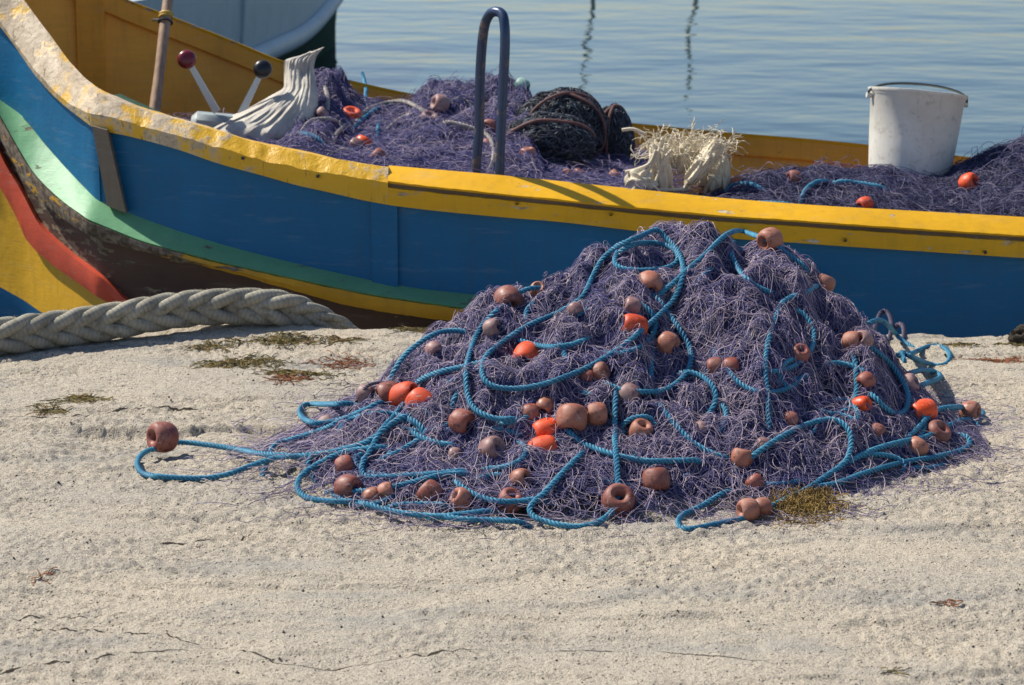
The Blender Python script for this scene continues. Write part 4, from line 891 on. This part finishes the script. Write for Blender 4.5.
# frayed cream sacking bundle
def lump(mb, c, s, seed, fold=.25, wr=.06, nu=56, nv=36, rz=0, mi=0, fr=5):
    u = np.linspace(0, 2 * math.pi, nu, endpoint=False); v = np.linspace(.01, math.pi - .01, nv); U, Vv = np.meshgrid(u, v)
    D = np.stack([np.cos(U) * np.sin(Vv), np.sin(U) * np.sin(Vv), np.cos(Vv)], -1).reshape(-1, 3)
    f = 1 + fold * np.abs(pn(D[:, 0] * fr + seed, D[:, 1] * fr + D[:, 2] * 1.5, seed)) * 1.6 - fold * .5 + wr * pn(D[:, 0] * 12, D[:, 2] * 8 + D[:, 1] * 9, seed + 1)
    Q = D * f[:, None] * np.array(s); Mr = np.array(Matrix.Rotation(rz, 3, 'Y')); Q = Q @ Mr.T + c
    i = np.arange(nv - 1)[:, None] * nu; j = np.arange(nu)[None]; j2 = (j + 1) % nu; mb.add(Q, np.stack([i + j, i + j2, i + nu + j2, i + nu + j], -1).reshape(-1, 4), .5, mi)
CL = empty('sacking', at(680, 200, 8.5)); tag(CL, 'cream frayed sacking bundle lying inside the boat beside the dark traps', 'sacking')
mb = MB()
for px_, py_, sx, sz, rz, sd, Y_ in ((640, 183, .05, .045, .6, 1, 8.36), (661, 168, .036, .095, -.12, 2, 8.40), (703, 164, .032, .10, .62, 3, 8.42), (722, 172, .028, .085, -.15, 4, 8.52), (690, 158, .085, .05, .15, 5, 8.56), (712, 178, .04, .05, .2, 6, 8.5)):
    lump(mb, at(px_, py_, Y_), (sx, .045, sz), sd, .34, wr=.025, rz=rz, fr=1.8)
mb.build('cloth', M['sacking'], CL)
rgf = np.random.default_rng(9); nF = 230; N_ = 14; st_ = np.array([at(a, b, Y) for a, b, Y in zip(rgf.uniform(648, 728, nF), rgf.triangular(136, 140, 160, nF), rgf.uniform(8.40, 8.62, nF))])
st_[:, 2] -= np.maximum(0, (rgf.random(nF) - .6)) * .05
d = np.stack([rgf.normal(0, .6, nF) + np.sign(st_[:, 0] - .6) * .25, rgf.normal(-.2, .5, nF), rgf.uniform(-.3, 1.0, nF)], 1); P = np.zeros((nF, N_, 3)); p = st_.copy()
for q in range(N_):
    P[:, q] = p; d += rgf.normal(0, .34, (nF, 3)); d /= np.linalg.norm(d, axis=1)[:, None]; d[:, 2] -= .10; p = p + d * .0085
mb = MB(); many_tubes(mb, P, rgf.uniform(.0010, .0020, nF), np.full(nF, .5), 4)
for pts in ([(625, 172), (638, 169), (650, 163), (656, 150)], [(633, 187), (650, 188), (665, 190), (684, 189)], [(622, 130), (633, 129), (645, 134)], [(640, 176), (652, 166), (660, 148)], [(655, 184), (664, 160), (672, 150)]):
    p_ = catmull(np.array(pts, float), 3); tube(mb, at(p_[:, 0], p_[:, 1], 8.36), .006, 6)
mb.build('frayed_threads', M['sacking'], CL)

# grey mesh sack by the controls: gathered neck at the top, spreading skirt
SK = empty('sack', at(268, 135, 8.9)); tag(SK, 'grey mesh sack with gathered neck leaning between the levers and the net', 'sack')
def drape(mb, rows, n=120):
    """rows: left px, right px, left py, right py, Y, depth, pleat height; a gathered bag, closed behind"""
    secs = []
    for q, (x0, x1, y0, y1, Y, dp, am) in enumerate(rows):
        a = np.linspace(0, 2 * math.pi, n, endpoint=False); u = (1 - np.cos(a)) / 2; front = np.sin(a)
        P = at(x0 + (x1 - x0) * u, y0 + (y1 - y0) * u, Y + 0 * u)
        f1 = 1 - 2 * np.abs(pn(u * 7 + q * .22, 0 * u + q * .3, 41)); f2 = pn(u * 16 + q * .3, 0 * u + q * .5, 42); pl = am * (1.3 * f1 + .5 * f2)
        P[:, 1] -= front * dp + pl * np.clip(front * 3, -1, 1); P[:, 2] += am * .6 * pn(u * 4, 0 * u + q * .8, 43); secs.append(P)
    secs = np.array(secs); m = 70; tq = np.linspace(0, len(secs) - 1, m); o_ = np.arange(len(secs)); D = np.zeros((m, n, 3))
    for k_ in range(n):
        for c_ in range(3): D[:, k_, c_] = pchip(o_, secs[:, k_, c_], tq)
    D[:, :, 1] += .006 * pn(D[:, :, 0] * 24, D[:, :, 2] * 30, 44); loft(mb, D)
mb = MB()
drape(mb, [(300, 324, 56, 47, 8.98, .010, .008), (285, 316, 60, 58, 8.97, .02, .008), (284, 314, 72, 68, 8.96, .03, .010), (284, 316, 86, 82, 8.94, .05, .012), (268, 318, 98, 100, 8.90, .08, .016), (240, 318, 112, 116, 8.87, .10, .016), (212, 316, 124, 134, 8.84, .11, .012), (196, 310, 134, 152, 8.82, .10, .010)])
mb.build('cloth', M['sack'], SK)

# wooden pole with tie and clip
PB = at(152, 150, 9.55); PO = empty('wooden_pole', PB); tag(PO, 'slim wooden pole standing upright inside the boat, tied to the far side', 'pole')
pp = np.array([(150, 160, 9.5), (155, 108, 9.6), (158, 70, 9.68), (164, 35, 9.78), (168, 0, 9.86), (176, -60, 10.02), (186, -130, 10.2)]); pa, pb = at(150.5, 145, 9.5), at(168, 0, 9.86); P = np.linspace(pa, pb + (pb - pa) * .95, 60)
mb = MB(); tube(mb, P, np.linspace(.023, .019, len(P)) + .0012 * np.sin(np.arange(len(P)) * .31), 12); mb.build('pole', M['pole'], PO)
c = at(167, 17, 9.82); mb = MB(); T = P[-1] - P[0]; T /= np.linalg.norm(T); a = np.linspace(0, 4 * math.pi, 60); n1 = np.cross(T, [0, 1, 0]); n1 /= np.linalg.norm(n1); n2 = np.cross(T, n1)
j = np.argmin(np.abs(P[:, 2] - c[2])); cc = P[j]
tube(mb, cc + np.cos(a)[:, None] * n1 * .024 + np.sin(a)[:, None] * n2 * .024 + (a[:, None] / 12 - .5) * T * .02, .006, 6); o = mb.build('tie', M['strap'], PO)
mb = MB(); a = np.linspace(0, 2 * math.pi, 30); tube(mb, cc - T * .03 + np.cos(a)[:, None] * n1 * .027 + np.sin(a)[:, None] * n2 * .027, .0045, 6); cl = at(153, 20, 10.08); tube(mb, np.array([cc - T * .03 + n2 * .02, (cc + cl) / 2 - [0, 0, .01], cl]), .006, 6); mb.build('clip', M['wire'], PO)

# ------------------------------------------------------------------ the thick hawser on the quay edge
hw = np.array([(-420, 372, 6.75), (-250, 366, 6.85), (-120, 354, 6.98), (0, 337, 7.12), (60, 329, 7.22), (120, 320, 7.30), (180, 310, 7.37), (235, 306.5, 7.40), (275, 308, 7.42), (305, 315, 7.46), (330, 322, 7.50), (350, 334, 7.545), (366, 356, 7.60), (376, 400, 7.62), (380, 450, 7.62), (384, 520, 7.62)])
P = even(catmull(at(hw[:, 0], hw[:, 1], hw[:, 2]), .02), .009); s = np.r_[0, np.cumsum(np.linalg.norm(np.diff(P, axis=0), axis=1))]; T, N, B = frames(P)
x_end = np.searchsorted(P[:, 0], at(285, 308, 7.42)[0]); sc_ = 1 - .42 * sstep(s[x_end], s[x_end] + .18, s)
mb = MB(); pitch = .50
for k in range(3):
    for dl in (-.5, .5):
        a = 2 * math.pi * (s / pitch + k / 3) + dl; up = np.sin(a) * .037 * sc_; fr_ = np.sin(2 * a + .25) * .0185 * sc_
        fr_ = fr_ + .004 * np.sign(dl) * np.cos(a)
        Q = P + N * up[:, None] + B * fr_[:, None]; kk = 18; Tt, Nn, Bb = frames(Q); an = np.arange(kk) * 2 * math.pi / kk
        rad = .0200 * sc_ * (1 + .04 * np.sin(s * 90 + k))
        V = Q[:, None] + rad[:, None, None] * (np.cos(an)[None, :, None] * Nn[:, None] * 1.0 + np.sin(an)[None, :, None] * Bb[:, None] * 1.0)
        n_ = len(Q); i = np.arange(n_ - 1)[:, None] * kk; j = np.arange(kk)[None]; j2 = (j + 1) % kk
        tn = (s[:, None] / .014 + an[None] / (2 * math.pi) * 6)
        tn = np.minimum(tn, 1e6); mb.add(V.reshape(-1, 3), np.stack([i + j, i + j2, i + kk + j2, i + kk + j], -1).reshape(-1, 4), np.floor(tn.ravel() * 0) + (s[:, None] / .011 + an[None] / math.pi * 0).ravel())
rgh = np.random.default_rng(5); nh = 5500; ci = rgh.integers(2, x_end, nh); ah = rgh.uniform(0, 6.28, nh)
pp_ = P[ci] + N[ci] * (np.cos(ah) * .050)[:, None] + B[ci] * (np.sin(ah) * .034)[:, None]; dd = N[ci] * (np.cos(ah))[:, None] + B[ci] * np.sin(ah)[:, None] + rgh.normal(0, .9, (nh, 3)); HP = np.zeros((nh, 6, 3))
for q in range(6): HP[:, q] = pp_; dd = dd + rgh.normal(0, .5, (nh, 3)); dd /= np.linalg.norm(dd, axis=1)[:, None]; pp_ = pp_ + dd * .0028
many_tubes(mb, HP, .0003, np.full(nh, .25), 3)
tag(mb.build('mooring_rope', M['hawser'], None, origin=Vector(P[len(P) // 2])), 'thick grey plaited mooring rope lying along the quay edge at the left', 'rope')

# ------------------------------------------------------------------ seaweed scraps on the quay
def weed(px_, py_, wpx, dpx, n, label, mat='weed', tall=.01, seed=1, L=9, step=.006, rad=.0011):
    rgw = np.random.default_rng(seed); q = px_ground([(px_, py_)])[0]; x = q[0] + rgw.normal(0, wpx / F * q[1] / 2, n); y = q[1] + rgw.normal(0, dpx * .006, n)
    th = rgw.normal(0, .7, n) + rgw.integers(0, 2, n) * math.pi; P = np.zeros((n, L, 3)); ph = rgw.uniform(0, 3, n); hh = rgw.uniform(.2, 1, n) * tall * np.exp(-((x - q[0]) / (wpx / F * q[1])) ** 2)
    for k in range(L):
        P[:, k] = np.stack([x, y, ground_full(x, y) + .002 + hh * (.4 + .6 * np.sin(ph + k * .45) ** 2)], 1); th += rgw.normal(0, .5, n); x = x + step * np.cos(th); y = y + step * np.sin(th)
    mb = MB(); many_tubes(mb, P, rgw.uniform(.6, 1.3, n) * rad, np.clip(rgw.normal(.5, .25, n), 0, 1), 4)
    c = Vector((q[0], q[1], 0)); return tag(mb.build('seaweed', M[mat], None, origin=c), label, 'seaweed', 'seaweed scraps on the quay')
weed(798, 507, 40, 9, 600, 'big tuft of golden brown seaweed at the right front foot of the net heap', 'weed_gold', tall=.030, seed=1, L=13, step=.005, rad=.0008)
weed(240, 363, 40, 5, 260, 'flat olive seaweed scrap in front of the hawser, below the widest patch', tall=.008, seed=2)
weed(281, 346, 30, 4, 200, 'olive seaweed scrap closest to the tapering end of the hawser', tall=.008, seed=3)
weed(215, 348, 26, 3, 80, 'thin brown olive scrap just under the middle of the hawser', tall=.006, seed=4)
weed(300, 377, 38, 4, 180, 'dark olive strip of seaweed between the hawser and the net heap, nearest the camera', tall=.006, seed=5)
weed(340, 345, 20, 3, 60, 'small dark scrap on the quay edge right of the hawser end', tall=.006, seed=6)
weed(85, 402, 24, 3, 80, 'small olive scrap at the far left, right of its dark neighbour', tall=.006, seed=7)
weed(50, 410, 10, 3, 50, 'tiny dark clump at the far left of the quay', tall=.01, seed=8)
weed(415, 336, 22, 3, 90, 'olive scrap on the quay edge by the left shoulder of the net heap', tall=.007, seed=9)
weed(350, 362, 34, 6, 90, 'reddish brown dry weed left of the net heap', 'weed_red', .004, 10)
weed(290, 385, 16, 4, 60, 'small reddish weed curl below the dark olive strip', 'weed_red', .006, 11)
weed(960, 345, 26, 3, 90, 'yellow olive scrap on the quay edge right of the net heap', tall=.006, seed=12)
weed(1015, 345, 26, 3, 100, 'yellow olive scrap at the far right end of the quay edge', tall=.008, seed=13)
weed(1000, 362, 30, 3, 70, 'reddish scrap at the right side of the quay', 'weed_red', .004, 14)
weed(948, 612, 5, 1, 9, 'small dark brown scrap on the bare concrete at the lower right', 'weed_red', .005, 15, 7)
weed(895, 675, 4, 1, 9, 'tiny olive scrap near the bottom right corner', 'weed', .005, 16, 7)
weed(42, 580, 5, 1, 8, 'tiny orange brown scrap on the concrete at the lower left', 'weed_red', .004, 17, 7)
# stone at the right end of the edge
P0 = at(1040, 338, 7.35); mb = MB(); lump(mb, P0 - [0, 0, .01], (.10, .07, .05), 12, .25, nu=40, nv=24, fr=2); tag(mb.build('stone', M['quay'], None, origin=Vector(P0)), 'rough grey stone on the quay edge at the far right', 'stone')
# loose pebbles and crumbs of concrete
rgp = np.random.default_rng(77); nP = 1500; x = rgp.uniform(-1.3, 1.4, nP); y = 4.2 + 3.1 * rgp.random(nP); keep = fbm(x * 1.2, y * 1.2, 55, 3) > -.1; x, y = x[keep], y[keep]
oct_ = np.array([(1, 0, 0), (-1, 0, 0), (0, 1, 0), (0, -1, 0), (0, 0, 1), (0, 0, -1)], float); fo_ = np.array([(0, 2, 4), (2, 1, 4), (1, 3, 4), (3, 0, 4), (2, 0, 5), (1, 2, 5), (3, 1, 5), (0, 3, 5)])
sz = .0012 + .0028 * rgp.random(len(x)) ** 3; V = oct_[None] * (sz[:, None, None]) * rgp.uniform(.5, 1.3, (len(x), 6, 1)) + np.stack([x, y, ground_full(x, y) + sz * .3], 1)[:, None]
add = add_mesh('grit', V.reshape(-1, 3), (fo_[None] + (np.arange(len(x)) * 6)[:, None, None]).reshape(-1, 3), M['quay'], smooth_sh=False); tag(add, 'loose grit and crumbs scattered over the pale concrete quay', 'grit', kind='stuff')
